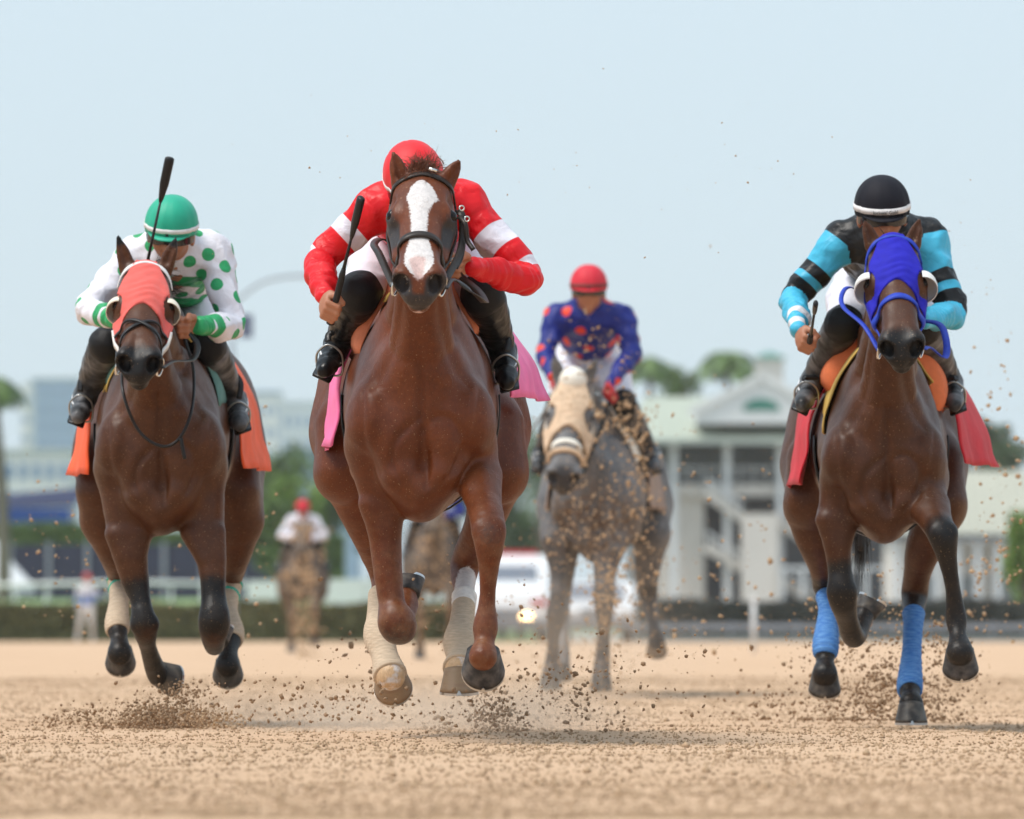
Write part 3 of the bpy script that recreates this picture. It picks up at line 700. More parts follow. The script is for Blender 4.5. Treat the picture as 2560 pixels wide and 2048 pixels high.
def jockey(name, label, J, col, h=.006, boots='boot black', breeches='white breeches', glove=None, arm_pat=None, body_pat=None, seed=1, detail=True, knee_m='black cloth', goggles=True, fold=1.):
    """J: joints in world metres. Clothes are shells over one continuous figure."""
    th = Thing(name, (J['hip'][0], J['hip'][1], 0), label, 'person')
    hc, R, r = J['head'], J['R'], J['hr']; fr, up, sd = R[:, 1], R[:, 2], R[:, 0]
    sh, el, wr, kn, an, toe = (J[k] for k in ('sh', 'el', 'wr', 'kn', 'an', 'toe')); hip = J['hip']
    ctr = (sh[0] + sh[1]) / 2; chest = ctr + (hip - ctr) * .35; waist = ctr + (hip - ctr) * .72
    nk = ctr + (hc - ctr) * .35
    pts = np.array([hc, *sh, *el, *wr, *kn, *an, *toe, hip]); lo, hi = pts.min(0) - .22, pts.max(0) + .22
    # figure
    F = Field(lo, hi, h)
    F.ell(hc + up*.0, (r*.74, r*.86, r*.80), R, .03); F.ell(hc - up*.055 + fr*.030, (r*.58, r*.62, r*.70), R, .03)
    F.cap(hc - up*.035 + fr*.088, .010, hc - up*.066 + fr*.104, .015, .015)                       # nose
    for s in (-1, 1):
        F.ell(hc - up*.05 + sd*s*r*.76, (.010, .020, .030), R, .008)                               # ears
        F.ell(hc - up*.062 + sd*s*.036 + fr*.068, (.022, .02, .022), R, .015)                      # cheeks
        F.ell(hc - up*.030 + sd*s*.030 + fr*.094, (.016, .012, .009), R, .006, 's')                # eye sockets
    F.cap(hc - up*.098 + fr*.080 - sd*.022, .008, hc - up*.098 + fr*.080 + sd*.022, .008, .008)    # lips
    F.ell(hc - up*.125 + fr*.066, (.022, .02, .016), R, .015)
    F.cap(hc - up*.06 - fr*.01, .055, ctr, .06, .03)
    F.cap(ctr, .11, hip, .11, .05)
    for i in (0, 1):
        F.cap(ctr, .06, sh[i], .05, .03); F.chain([(*sh[i], .034), (*el[i], .024), (*wr[i], .020)], .01, 5)
        F.cap(hip, .08, kn[i], .05, .03); F.cap(kn[i], .045, an[i], .035, .02); F.cap(an[i], .030, an[i] + (toe[i]-an[i])*.5, .025, .02)
    grips = []
    for i in (0, 1): grips.append(fist(F, wr[i], J['hd'][i][0], J['hd'][i][1], .98))
    V, Q = F.mesh(1); th.part('body', V, Q, 'skin')
    if glove:
        for i in (0, 1):
            G = Field(wr[i] - .16, wr[i] + .16, h); fist(G, wr[i], J['hd'][i][0], J['hd'][i][1], 1.12); V, Q = G.mesh(1); th.part('glove', V, Q, glove)
    # jacket
    F = Field(lo, hi, h)
    ax = unit(ctr - hip)
    F.cap(ctr, .135, waist, .135, .06, flat=(np.cross(ax, [1., 0, 0]), .82)); F.cap(chest, .16, chest + (hip-ctr)*.15, .15, .06, flat=(np.cross(ax, [1., 0, 0]), .8))
    F.cap(nk, .062, ctr, .09, .04)
    for i in (0, 1):
        F.cap(ctr + (sh[i]-ctr)*.4, .10, sh[i], .072, .04)
        m1 = (sh[i] + el[i]) / 2; m2 = (el[i] + wr[i]) / 2
        F.chain([(*sh[i], .072), (*m1, .064), (*el[i], .055), (*m2, .050), (*(m2 + (wr[i]-m2)*.75), .037), (*wr[i], .034)], .03, 5)
    V, Q = F.mesh(2); N = normals(V, Q)
    arm = np.zeros((len(V), 2)); best = np.full(len(V), 9.)
    for i in (0, 1):
        L1 = np.linalg.norm(el[i]-sh[i]); L2 = np.linalg.norm(wr[i]-el[i])
        d, t = dcap(V, sh[i], el[i]); m = d < best; best[m] = d[m]; arm[m, 0] = t[m]; arm[m, 1] = i + 1
        d, t = dcap(V, el[i], wr[i]); m = d < best; best[m] = d[m]; arm[m, 0] = 1 + t[m]; arm[m, 1] = i + 1
    dt, _ = dcap(V, ctr, waist); ontor = (dt - .14) < (best - .065); arm[ontor, 1] = 0
    ring = np.where(arm[:, 1] > 0, .0018 * np.sin(arm[:, 0] * 52 + 3*np.sin(V @ [31, 17, 23.]) + 2*np.sin(V @ [-11, 37, 29.])) * smooth01((arm[:, 0]-.8)/.3), 0)
    V = V + N * (fold*(waves(V, .006, 26, seed, 6, True) + waves(V, .0024, 75, seed+1, 5)) + ring)[:, None]
    mk = np.zeros((len(V), 4)); mk[:, 3] = 1
    if arm_pat:
        for ch, i_, t0, t1 in arm_pat:
            w = (t1-t0)/2; d = (w - np.abs(arm[:, 0] - (t0+t1)/2)) * .28
            d = np.where((arm[:, 1] > 0) & ((i_ < 0) | (arm[:, 1] == i_ + 1)), d, -.05); mk[:, ch] = np.maximum(mk[:, ch], np.clip(.5 + d / .03, 0, 1))
    if body_pat: body_pat(V, N, arm, mk, ctr, hip, th)
    jk = th.part('jacket', V, Q, col, mark=mk)
    # breeches
    F = Field(lo, hi, h); F.cap(waist, .125, hip, .15, .05)
    for i in (0, 1):
        s = -1 if i == 0 else 1; hp = hip + np.array([s*.07, 0, -.02])
        F.cap(hp, .115, hp + (kn[i]-hp)*.5, .095, .05); F.cap(hp + (kn[i]-hp)*.5, .095, kn[i], .066, .05); F.cap(kn[i], .063, kn[i] + (an[i]-kn[i])*.35, .052, .03)
    V, Q = F.mesh(2); N = normals(V, Q); V = V + N * (waves(V, .002, 40, seed+5, 6, True))[:, None]
    mk = np.zeros((len(V), 4))
    for i in (0, 1):
        hp = hip + np.array([(-1, 1)[i]*.07, 0, -.02]); L = np.linalg.norm(kn[i]-hp); d, t = dcap(V, hp, kn[i]); d2, t2 = dcap(V, kn[i], an[i])
        th_ = np.clip(.5 + (t*L - L + .035) / .03, 0, 1) * (d < .13); mk[:, 0] = np.maximum(mk[:, 0], th_); mk[:, 0] = np.maximum(mk[:, 0], (d2 < .08) & (t2 > .02))
    th.part('breeches', V, Q, breeches, mark=mk)
    for i in (0, 1):
        l, hgh = np.minimum.reduce([kn[i], an[i], toe[i]]) - .13, np.maximum.reduce([kn[i], an[i], toe[i]]) + .13
        F = Field(l, hgh, h); d = an[i] - kn[i]
        F.chain([(*(kn[i] + d*.06), .066), (*(kn[i] + d*.35), .064), (*(kn[i] + d*.7), .052), (*an[i], .042)], .015, 4)
        f = toe[i] - an[i]; F.cap(an[i] - f*.22, .040, an[i] + f*.4, .040, .03); F.cap(an[i] + f*.35, .038, an[i] + f*1.0, .028, .02); F.ell(an[i]+f*.80, (.036, .045, .030), k=.02)
        V, Q = F.mesh(2); N = normals(V, Q); V = V + N * waves(V, .0014, 60, seed+8, 5, True)[:, None]
        b = th.part('boot', V, Q, boots)
        fu = unit(f); sdv = unit(np.cross(fu, d)); dn = unit(np.cross(sdv, fu)); dn = dn if dn @ d > 0 else -dn
        sole = [an[i] + f*t + dn*(.036 + .003) for t in (-.12, .05, .35, .65, .9)]
        th.part('sole', *strap(sole, .066, .008, dn, 4), 'black leather', parent=b)
        th.part('trim', *tube(spline([an[i] + f*t + sdv*w*.043 + dn*(.012 - .03*t) for t, w in ((-.15, -1), (.3, -1), (.62, -.7), (.68, 0), (.62, .7), (.3, 1), (-.15, 1))], 4), .0034, 6), 'boot trim', parent=b)
    if goggles:
        gv = []; n = 15
        c0 = hc - up*.026
        V = []; Fc = []
        for i in range(n):
            ph = math.radians(-78 + 156*i/(n-1)); rad = np.array([math.sin(ph)*r*.86, math.cos(ph)*(r*.98 + .012), 0])
            for dz, o_ in ((-.030, 0), (-.022, .012), (.018, .012), (.026, 0)): V.append(c0 + R @ (rad * (1 + o_*4*.2) + np.array([0, 0, dz * (1 if abs(i-7) > 1 else .8)])))
        for i in range(n-1):
            for e in range(3): Fc.append((i*4+e, i*4+e+1, (i+1)*4+e+1, (i+1)*4+e))
        g = th.part('goggles', V, Fc, 'goggle lens')
    return th, grips
def whip(label, hand, tip, flap_len, D_mat='whip black', handle=.16, flap_r=.018):
    d = unit(tip - hand); L = np.linalg.norm(tip - hand)
    th = Thing('whip', hand, label, 'whip')
    th.part('handle', *tube([hand - d*.05, hand - d*.045, hand - d*.03, hand + d*handle*.85, hand + d*handle], [.006, .014, .0115, .0105, .007], 12), 'whip grip')
    th.part('shaft', *tube([hand + d*handle*.97, hand + d*(L - flap_len)], [.0065, .0045], 8), D_mat)
    th.part('flap', *tube([hand + d*(L-flap_len*1.03), hand + d*(L-flap_len*.92), hand + d*(L-flap_len*.6), hand + d*(L-flap_len*.1), hand + d*(L - .004), tip], [.005, .010, flap_r*.95, flap_r, flap_r*.95, flap_r*.6], 12, .7), D_mat)
    return th
# ------------------------------------------------------------------ saddles
mat('pink cloth', rgb(236, 110, 165), .75, .1, 10, .003, 30, sheen=.05)
mat('orange cloth', rgb(238, 92, 44), .75, .12, 10, .003, 30, sheen=.05)
mat('red cloth', rgb(196, 26, 46), .75, .12, 10, .003, 30, sheen=.05)
mat('grey cloth', rgb(150, 130, 118), .8, .2, 10, .003, 30)
mat('tan foam', rgb(205, 122, 88), .8, .08, 40, .0008, 400)
mat('orange foam', rgb(214, 112, 66), .8, .08, 40, .0008, 400)
mat('chamois', rgb(205, 172, 92), .85, .14, 20, .002, 60)
mat('teal foam', rgb(96, 138, 132), .8, .1, 40)
mat('cream cloth', rgb(232, 226, 214), .8, .1, 20, .001, 60)
mat('saddle leather', (.02, .013, .01), .35, .3, 40, .0005, 200)
mat('white paint', (.78, .78, .77), .5, .05)
mat('stirrup metal', (.42, .42, .41), .35, .05, metal=1.)
def drape(hs, y0, y1, th0, th1, a, b, zc, thick, hangL=0., hangR=0., flareL=0., flareR=0., rip=.004, seed=1, nu=14, nv=44, round_=False, slant=0.):
    """Cloth or pad laid over the back: th0..th1 degrees round the barrel, then hanging straight with some flare."""
    T = hs['T']; top = []; r = np.random.default_rng(seed); ph = r.uniform(0, 6.28, 6); av = []
    for i in range(nu + 1):
        u = i / nu; row = []
        for j in range(nv + 1):
            v = -1 + 2*j/nv; s = 1 if v >= 0 else -1; mx = math.radians(th1 if s > 0 else th0); hang = hangR if s > 0 else hangL; fl = flareR if s > 0 else flareL
            arc = mx * (a + b) / 2; tot = arc + hang; l = abs(v) * tot
            e = max(0, l - arc); t = min(l, arc) / ((a + b) / 2)
            x = a * math.sin(min(t, 1.571)) ** (1.6 - .75*u) + fl * (abs(v) ** .9) * (.20 + .80*u) + e * .12; z = zc + b * math.cos(t) - e
            w = rip * abs(v) ** 2 * (math.sin(u*9 + ph[0] + v*3) + .6*math.sin(u*17 + ph[1] - v*5) + .5 * math.sin(v*23 + ph[2] + 4*u))
            yy = y0 + (y1 - y0) * u + slant * abs(v)
            row.append(T(s * (x + w), yy + w*.8, z + .3*w))
        top.append(row)
    A = np.array(top); n, m = A.shape[:2]
    du = np.gradient(A, axis=0); dv = np.gradient(A, axis=1); N = np.cross(dv, du); N /= np.linalg.norm(N, axis=2)[..., None] + 1e-9
    if N[n//2, m//2, 2] < 0: N = -N
    tk = np.full((n, m), thick)
    if round_:
        uu = np.abs(np.linspace(-1, 1, n))[:, None]; vv = np.abs(np.linspace(-1, 1, m))[None]
        tk = thick * np.sqrt(np.clip(1 - np.maximum(uu, 0)**6, .02, 1)) * np.sqrt(np.clip(1 - vv**8, .02, 1))
    V = np.concatenate([A.reshape(-1, 3), (A + N * tk[..., None]).reshape(-1, 3)]); F = []; o = n*m
    for i in range(n-1):
        for j in range(m-1):
            q = (i*m+j, i*m+j+1, (i+1)*m+j+1, (i+1)*m+j); F += [q, tuple(o + x for x in q[::-1])]
    rim = [i*m for i in range(n)] + [(n-1)*m + j for j in range(1, m)] + [i*m + m-1 for i in range(n-2, -1, -1)] + [j for j in range(m-2, 0, -1)]
    for i in range(len(rim)):
        p, q = rim[i], rim[(i+1) % len(rim)]; F.append((p, q, o+q, o+p))
    return V, F
def saddle(hs, label, feet, cloth, pad, cham=None, chy=.24, cha=(70, 70), cl=(95, 95), hang=(.08, .08), flare=(.02, .06), pad_th=(72, 72), cy=(.50, 1.32), py=(.40, 1.0), seed=1, pad_t=.04, slant=.12):
    T = hs['T']; th = Thing('saddle', T(0, .7, 0), label, 'saddle')
    th.part('saddle_cloth', *drape(hs, cy[0], cy[1], cl[0], cl[1], .266, .385, 1.12, .006, hang[0], hang[1], flare[0], flare[1], .010, seed, slant=slant), cloth)
    if cham: th.part('chamois', *drape(hs, chy, py[1], cha[0], cha[1], .226, .402, 1.12, .006, .0, .0, .0, .0, .006, seed+3), cham)
    p = th.part('saddle_pad', *drape(hs, py[0], py[1], pad_th[0], pad_th[1], .212, .415, 1.12, pad_t, 0, 0, .03, .03, .002, seed+4, round_=True), pad)
    th.part('seat', *drape(hs, py[0]+.16, py[1]+.08, 48, 48, .25, .452, 1.12, .022, 0, 0, 0, 0, .0, seed+5, round_=True), 'saddle leather')
    th.part('girth', *tube(np.array([T(.315*math.sin(a), .68, 1.13 + .405*math.cos(a)) for a in np.linspace(1.5, 2*math.pi - 1.5, 24)]), .006, 6, 8., ref=(0, 0, 1)) if False else strap([T(.258*math.sin(a), .66, 1.09 + .352*math.cos(a)) for a in np.linspace(1.45, 2*math.pi - 1.45, 24)], .10, .006, [T(.258*math.sin(a), .66, 1.09 + .352*math.cos(a)) - T(0, .66, 1.09) for a in np.linspace(1.45, 2*math.pi - 1.45, 24)], 1), 'black leather')
    for i, (an, toe) in enumerate(feet):
        s = -1 if i == 0 else 1; f = toe - an; c = an + f*.62; u = unit(np.cross(f, [0, 0, 1.])); up = unit(np.cross(u, unit(f))); up = up if up[2] > 0 else -up
        pts = [c - up*.046 + u*.036, c + u*.044, c + up*.034 + u*.036, c + up*.058, c + up*.034 - u*.036, c - u*.044, c - up*.046 - u*.036, c - up*.050, c - up*.046 + u*.036]
        st = th.part('stirrup', *tube(spline(pts, 4), .004, 8), 'stirrup metal')
        top = T(s*.22, .62, 1.36)
        th.part('stirrup_leather', *strap([c + up*.068, (c + up*.068)*.5 + top*.5 + np.array([s*.035, 0, 0]), top], .022, .004, [(s*.3, -1, .2)]*3, 5), 'black leather', parent=st)
    return th
def rein(hs, name, pts, width=.020, m='black leather', br=None, nrm=(0, -.5, .8)):
    q = spline(pts, 7); return hs['th'].part(name, *strap(q, width, .004, [nrm]*len(q), 1), m, parent=br)
def Jt(D, **k):
    out = {}
    for n, v in k.items():
        if n in ('sh', 'el', 'wr', 'kn', 'an', 'toe'): out[n] = [P(a[0], a[1], D + a[2]) for a in v]
        elif n in ('head', 'hip'): out[n] = P(v[0], v[1], D + v[2])
        else: out[n] = v
    return out
# ------------------------------------------------------------------ the winner in front: chestnut horse, red silks
def marks_c(H, T, Q):
    def blaze(V, mk):
        l = H.inv(V); x, u, v = l[:, 0], l[:, 1], l[:, 2]
        w = np.interp(u, [.085, .10, .13, .16, .185, .205, .24, .30, .36, .42, .47, .52, .55, .575], [-.03, .012, .034, .044, .052, .042, .031, .026, .025, .034, .046, .046, .028, -.02])
        xc = np.interp(u, [.1, .185, .25, .35, .5], [-.004, .002, -.006, -.004, .0]); d = w - np.abs(x - xc)
        for s in (-1, 1): d = np.minimum(d, np.linalg.norm(l - np.array([s*.052, .572, -.05]), axis=1) - .040)
        mk[:, 1] = np.where((v > -.075) & (u > .05) & (u < .62), np.clip(.5 + d / .022, 0, 1), mk[:, 1])
    o = [blaze]
    o += [(2, H(-.004, .51, -.005), H(0, .56, -.02), .026, .014, .06), (2, H(0, .575, -.145), H(.01, .56, -.155), .018, .018, .03)]
    for s in (-1, 1): o += [(0, H(s*.055, .56, -.06), H(s*.05, .58, -.08), .045, .04, .03), (0, H(s*.10, .2, -.06), H(s*.085, .30, -.07), .035, .035, .06)]
    o += [(0, H(-.02, .60, -.10), H(.03, .60, -.10), .035, .035, .03)]
    p = lambda a, b, c: P(a, b, 27 + c)
    o += [(13, p(950, 1560, 1.5), p(958, 1690, 1.22), .08, .10, .03), (13, p(1150, 1560, 1.5), p(1148, 1690, 1.22), .08, .10, .03), (1, p(950, 1500, 1.62), p(958, 1690, 1.22), .08, .10, .03), (1, p(1170, 1440, 1.72), p(1148, 1690, 1.22), .035, .10, .03), (0, p(992, 1580, .1), p(1000, 1590, .2), .055, .055, .14), (0, p(1222, 1330, -.25), p(1222, 1345, -.25), .02, .02, .12)]
    return o
HS1 = horse('horse', 'chestnut horse with a wide white blaze, galloping in front with the red rider', 27., 1052, 1050, 'chestnut coat',
 head=((1058, 416, -.28), (1046, 676, -.72), 0.0),
 legs=[[(956,1252,.15,.078),(962,1330,.14,.060),(970,1430,.13,.046),(980,1510,.12,.043),(992,1558,.10,.061),(1004,1570,.20,.048),(1012,1545,.33,.033),(1016,1515,.42,.038),(1014,1488,.46,.034)],
       [(1190,1180,.10,.085),(1208,1250,-.06,.064),(1222,1332,-.22,.053),(1222,1420,-.21,.032),(1218,1500,-.20,.0255),(1214,1566,-.20,.039),(1211,1606,-.22,.031),(1208,1642,-.25,.046)],
       [(868,1190,1.52,.092),(915,1320,1.62,.062),(960,1435,1.78,.050),(950,1500,1.64,.032),(946,1550,1.5,.032),(948,1590,1.38,.044),(962,1640,1.30,.036),(976,1690,1.22,.050)],
       [(1245,1190,1.52,.092),(1208,1310,1.64,.064),(1163,1415,1.80,.051),(1161,1490,1.62,.032),(1155,1555,1.48,.033),(1148,1605,1.36,.045),(1150,1645,1.28,.036),(1148,1672,1.22,.048)]],
 hooves=[((.05,.4,.9),(0,.9,-.4),'hoof dark',.060),((0,.80,-.60),(0,-.60,-.80),'hoof dark',.070,2),((.12,.80,-.58),(.10,-.58,-.80),'hoof horn',.066),((0,.1,-1),(0,-1,-.1),'hoof horn',.066)],
 ears=[(-1, (-.068, .05, -.03), (-.096, -.005, .055), (.2, .7, .4)), (1, (.068, .05, -.03), (.116, .005, .03), (.5, .3, .5))],
 h=.0075, loc_dust=.6, body_marks=marks_c, tail=(0, 1.1), hairm='hair chestnut')
n = 240; rt = np.array([HS1['H'](rng.normal()*.022, .035 + rng.normal()*.018, .012) for _ in range(n)])
HS1['th'].part('forelock', *strands(rt, np.array([HS1['H'].V*.8 - HS1['H'].U*.8 + HS1['H'].L*rng.normal()*.5 for _ in range(n)]), .065, .0022, 5, .9, .5), 'hair chestnut')
band(HS1, 'bandage', 2, .40, 1.0, .0095, 'tan bandage', .0006); band(HS1, 'bandage', 3, .46, 1.0, .0095, 'tan bandage', .0006); band(HS1, 'bandage_tape', 3, .43, .49, .011, 'white tape')
BR1 = bridle(HS1, 'leather', .019, .395)
J1 = Jt(27., head=(1033, 436, .10), R=helmet_frame((-.16, -.62, .77), (.1, -.75, -.65)), hr=.109, sh=[(945, 520, .30), (1150, 503, .30)], el=[(800, 652, .30), (1320, 692, .20)], wr=[(812, 740, -.02), (1180, 668, -.02)],
  hd=[((.10, -.72, -.62), (.25, -.35, .85)), ((-.85, -.45, .1), (0, -.3, 1))], hip=(1052, 565, .92), kn=[(898, 734, .42), (1208, 738, .42)], an=[(843, 868, .74), (1258, 880, .74)], toe=[(812, 925, .53), (1268, 955, .53)])
silk('silk red white', rgb(216, 16, 28), [(.74, .72, .80, 1)])
JK1, G1 = jockey('person', 'jockey in red silks with white arm bands and red cap, crouched on the chestnut horse', J1, 'silk red white', .0058, arm_pat=[(0, 0, .38, .60), (0, 0, .93, 1.04), (0, 1, .42, .66), (0, 1, .86, .96)], seed=2)
mat('cap red', rgb(222, 22, 34), .5, .06, 20, .0008, 500, sheen=.05); mat('cap band white', (.75, .73, .73), .6, .1, 30)
make_helmet(JK1, J1['head'], J1['R'], .106, 'cap red', 'cap band white', .014)
whip('black whip held upright by the jockey in red', G1[0][0], P(903, 492, 26.72), .155)
saddle(HS1, 'small race saddle with pink cloth on the chestnut horse', list(zip(J1['an'], J1['toe'])), 'pink cloth', 'tan foam', 'chamois', chy=.40, cha=(40, 35), cl=(95, 88), flare=(.05, .165), hang=(.12, .0), seed=3, pad_t=.055, pad_th=(70, 60), cy=(.62, 1.35), py=(.46, 1.0))
H = HS1['H']
rein(HS1, 'rein', [H(-.080, .50, -.11), P(950, 640, 26.6), P(935, 610, 26.75), P(960, 600, 26.9), P(1010, 640, 27.0)], .026, 'leather', BR1)
rein(HS1, 'rein', [H(.078, .51, -.11), P(1132, 700, 26.55), P(1185, 735, 26.6), P(1212, 757, 26.72), P(1195, 728, 26.85), P(1150, 690, 26.95), G1[1][0]], .026, 'leather', BR1)
HS1['th'].part('strap_end', *strap([H(.118, .17, -.075), P(1163, 560, 26.6), P(1168, 600, 26.6), P(1184, 625, 26.58)], .016, .006, (0, -1, .1), 6), 'leather', parent=BR1)
HS1['th'].part('strap_end', *strap([H(.118, .16, -.08), P(1160, 585, 26.62), P(1155, 640, 26.6), P(1140, 672, 26.55)], .012, .005, (0, -1, .1), 6), 'leather', parent=BR1)
HS1['th'].part('cheek_strap', *strap([H(.112, .13, -.085), P(1154, 540, 26.64), P(1156, 590, 26.62), P(1146, 640, 26.56), H(.078, .47, -.11)], .024, .008, (.25, -1, .1), 6), 'leather', parent=BR1)
for pq in ((1154, 520), (1167, 547), (1133, 652)):
    c = P(*pq, 26.56); HS1['th'].part('buckle', *ring_mesh(c, (0.4, -1, 0), .008, .0026, 12, 5), 'steel', parent=BR1)
HS1['th'].part('buckle', *tube([H(.02, .068, .041), H(.045, .072, .034)], .006, 8), 'steel', parent=BR1)
# ------------------------------------------------------------------ bay horse with the salmon hood, green and white silks
def marks_bay(D, knees):
    def f(H, T, Q):
        o = [(0, H(-.04, .56, -.06), H(.04, .56, -.06), .075, .075, .10), (0, H(0, .59, -.12), H(0, .56, -.14), .06, .06, .05)]
        for s in (-1, 1): o += [(0, H(s*.106, -.06, .085), H(s*.100, -.045, .07), .03, .02, .04)]
        for a, b, r0 in knees: o.append((0, P(a[0], a[1], D + a[2]), P(b[0], b[1], D + b[2]), r0, r0 + .03, .12))
        return o
    return f
D2 = 30.9
HS2 = horse('horse', 'bay horse wearing the salmon pink hood and orange cloth, under the green capped rider', D2, 400, 424, 'bay coat',
 head=((364, 660, -.28), (347, 878, -.72), .04),
 legs=[[(322,1330,.12,.088),(326,1390,.1,.070),(339,1454,.1,.050),(352,1505,.08,.037),(362,1568,.07,.046),(370,1616,.2,.031),(386,1667,.36,.037),(396,1692,.42,.037)],
       [(508,1325,.1,.085),(528,1400,.05,.060),(534,1490,.02,.045),(536,1553,-.01,.058),(534,1590,.06,.046),(536,1614,.28,.036),(540,1606,.38,.034)],
       [(262,1300,1.52,.095),(290,1385,1.6,.066),(302,1445,1.76,.048),(298,1500,1.6,.031),(293,1562,1.36,.041),(298,1600,1.3,.032),(300,1634,1.25,.047)],
       [(598,1300,1.52,.095),(586,1385,1.6,.064),(574,1452,1.76,.047),(570,1524,1.6,.031),(581,1584,1.4,.040),(574,1626,1.3,.032),(569,1664,1.25,.047)]],
 hooves=[((.75,.55,-.2),(.4,-.6,-.7),'hoof grey',.062,4),((.1,.3,.9),(0,.9,-.3),'hoof dark',.06),((0,.80,-.60),(0,-.60,-.80),'hoof grey',.060),((0,.80,-.60),(0,-.60,-.80),'hoof grey',.060)],
 loc_dust=.12, h=.008, body_marks=marks_bay(D2, [((352, 1520, .1), (400, 1700, .4), .12), ((535, 1520, .0), (540, 1610, .35), .12), ((300, 1590, 1.3), (300, 1640, 1.25), .08), ((575, 1600, 1.3), (569, 1664, 1.25), .08)]), tail=(0, 1.1),
 ears=[(-1, (-.066, .0, -.02), (-.108, -.06, .085), (.1, .6, .5)), (1, (.068, .0, -.02), (.108, -.06, .08), (-.1, .6, .5))])
for li in (2, 3): band(HS2, 'bandage', li, .36, .74, .007, 'tan bandage'); [band(HS2, 'bandage_tape', li, a, a + .03, .009, 'green tape') for a in (.35, .42)]
mat('hood salmon', rgb(226, 104, 96), .9, .12, 30, .0015, 120, sheen=.1, col2=rgb(214, 92, 84)); mat('hood blue', rgb(38, 36, 170), .75, .10, 30, .0012, 120, spec=.2); mat('hood cream', rgb(206, 178, 150), .85, .15, 30, .0015, 120)
mat('cup white', (.74, .73, .70), .5, .05, 20); mat('cup cream', rgb(232, 224, 205), .5, .06, 20); mat('blue nylon', rgb(28, 60, 176), .55, .12, 60, .0008, 300)
HO2 = hood(HS2, 'hood salmon', .262)
for s in (-1, 1): blinker(HS2, HO2, s, 'cup cream')
BR2 = bridle(HS2, 'black leather', .017, .37, figure8=True, brow=False, cheeks=False)
H2 = HS2['H']
HS2['th'].part('headstall', *head_strap(HS2, [(-.09, .08, -.06), (-.07, .035, -.005), (0, .01, .03), (.07, .035, -.005), (.09, .08, -.06)], .016, .005, .004), 'white paint', parent=BR2)
for s in (-1, 1): HS2['th'].part('cheekpiece', *head_strap(HS2, [(s*.105, .30, -.10), (s*.095, .38, -.105), (s*.072, .485, -.105)], .026, .008, .006), 'white tape', parent=BR2)
J2 = Jt(D2, head=(428, 560, .15), R=helmet_frame((.05, -.30, .95), (-.10, -.93, -.32)), hr=.106, sh=[(338, 642, .32), (528, 632, .32)], el=[(220, 772, .16), (580, 812, .2)], wr=[(290, 800, -.06), (498, 815, -.05)],
  hd=[((.75, -.6, 0), (.15, -.2, 1)), ((-.85, -.45, -.05), (0, -.3, 1))], hip=(430, 745, 1.0), kn=[(268, 862, .40), (520, 866, .40)], an=[(212, 992, .74), (588, 1005, .74)], toe=[(196, 1042, .53), (600, 1062, .53)])
silk('silk white green', (.76, .74, .80, 1), [rgb(46, 158, 98)], .42)
def dots(n, rad, seed, cuff=None, hoops=True, sep=.085):
    def f(V, N, arm, mk, ctr, hip, th):
        r = np.random.default_rng(seed); cs = []
        cand = V[(N[:, 1] < .3)]; cand = cand[r.permutation(len(cand))]
        for p in cand:
            if len(cs) >= n: break
            if all(np.linalg.norm(p - q) > sep for q in cs): cs.append(p)
        for p in cs: mk[:, 0] = np.maximum(mk[:, 0], np.clip(.5 + (rad - np.linalg.norm(V - p, axis=1)) / .03, 0, 1))
        if hoops:
            for z in (-.10, -.17): mk[:, 0] = np.where(arm[:, 1] == 0, np.maximum(mk[:, 0], np.clip(.5 + (.016 - np.abs(V[:, 2] - ctr[2] - z)) / .03, 0, 1)), mk[:, 0])
        if cuff:
            w = (arm[:, 1] > 0) & (arm[:, 0] > cuff - .1)
            mk[w, 0] = np.clip(.5 + (arm[w, 0] - cuff) * .22 / .03, 0, 1); mk[w, 0] = np.minimum(mk[w, 0], np.clip(.5 + (np.abs(arm[w, 0] - cuff - .2) - .035) * .22 / .03, 0, 1))
    return f
JK2, G2 = jockey('person', 'jockey in white silks with green dots and green cap, on the hooded bay', J2, 'silk white green', .0062, boots='boot dusty', body_pat=dots(80, .025, 4, 1.55, sep=.075), seed=12, glove=None)
mat('cap green', rgb(28, 166, 134), .5, .06, 20, .0008, 500, sheen=.05)
make_helmet(JK2, J2['head'], J2['R'], .107, 'cap green', 'cap band white', .016)
whip('black whip sticking straight up past the green cap', G2[0][0], P(424, 392, D2 - .25), .17)
saddle(HS2, 'small race saddle with orange cloth on the bay horse', list(zip(J2['an'], J2['toe'])), 'orange cloth', 'teal foam', 'chamois', chy=.34, cha=(72, 40), flare=(.09, .11), hang=(.14, .12), seed=8, pad_th=(70, 80), cy=(.6, 1.3), pad_t=.03)
rein(HS2, 'rein', [H2(-.078, .50, -.11), P(300, 850, D2 - .35), G2[0][0]], .02, 'black leather', BR2)
rein(HS2, 'rein', [H2(.078, .50, -.11), P(430, 905, D2 - .45), P(480, 900, D2 - .2), P(492, 860, D2 - .1), G2[1][0]], .024, 'black leather', BR2)
HS2['th'].part('neck_strap', *tube(spline([P(330, 835, D2 + .12), P(308, 905, D2 + .02), P(308, 985, D2 - .13), P(345, 1075, D2 - .13), P(400, 1115, D2 - .14), P(445, 1100, D2 - .14), P(478, 1030, D2 - .12), P(484, 930, D2 + .0), P(462, 850, D2 + .12)], 6), .006, 8), 'black leather', parent=BR2)
HS2['th'].part('neck_strap_end', *strap([P(452, 1095, D2 - .15), P(456, 1120, D2 - .15), P(462, 1148, D2 - .15)], .014, .005, (0, -1, 0), 4), 'black leather', parent=BR2)
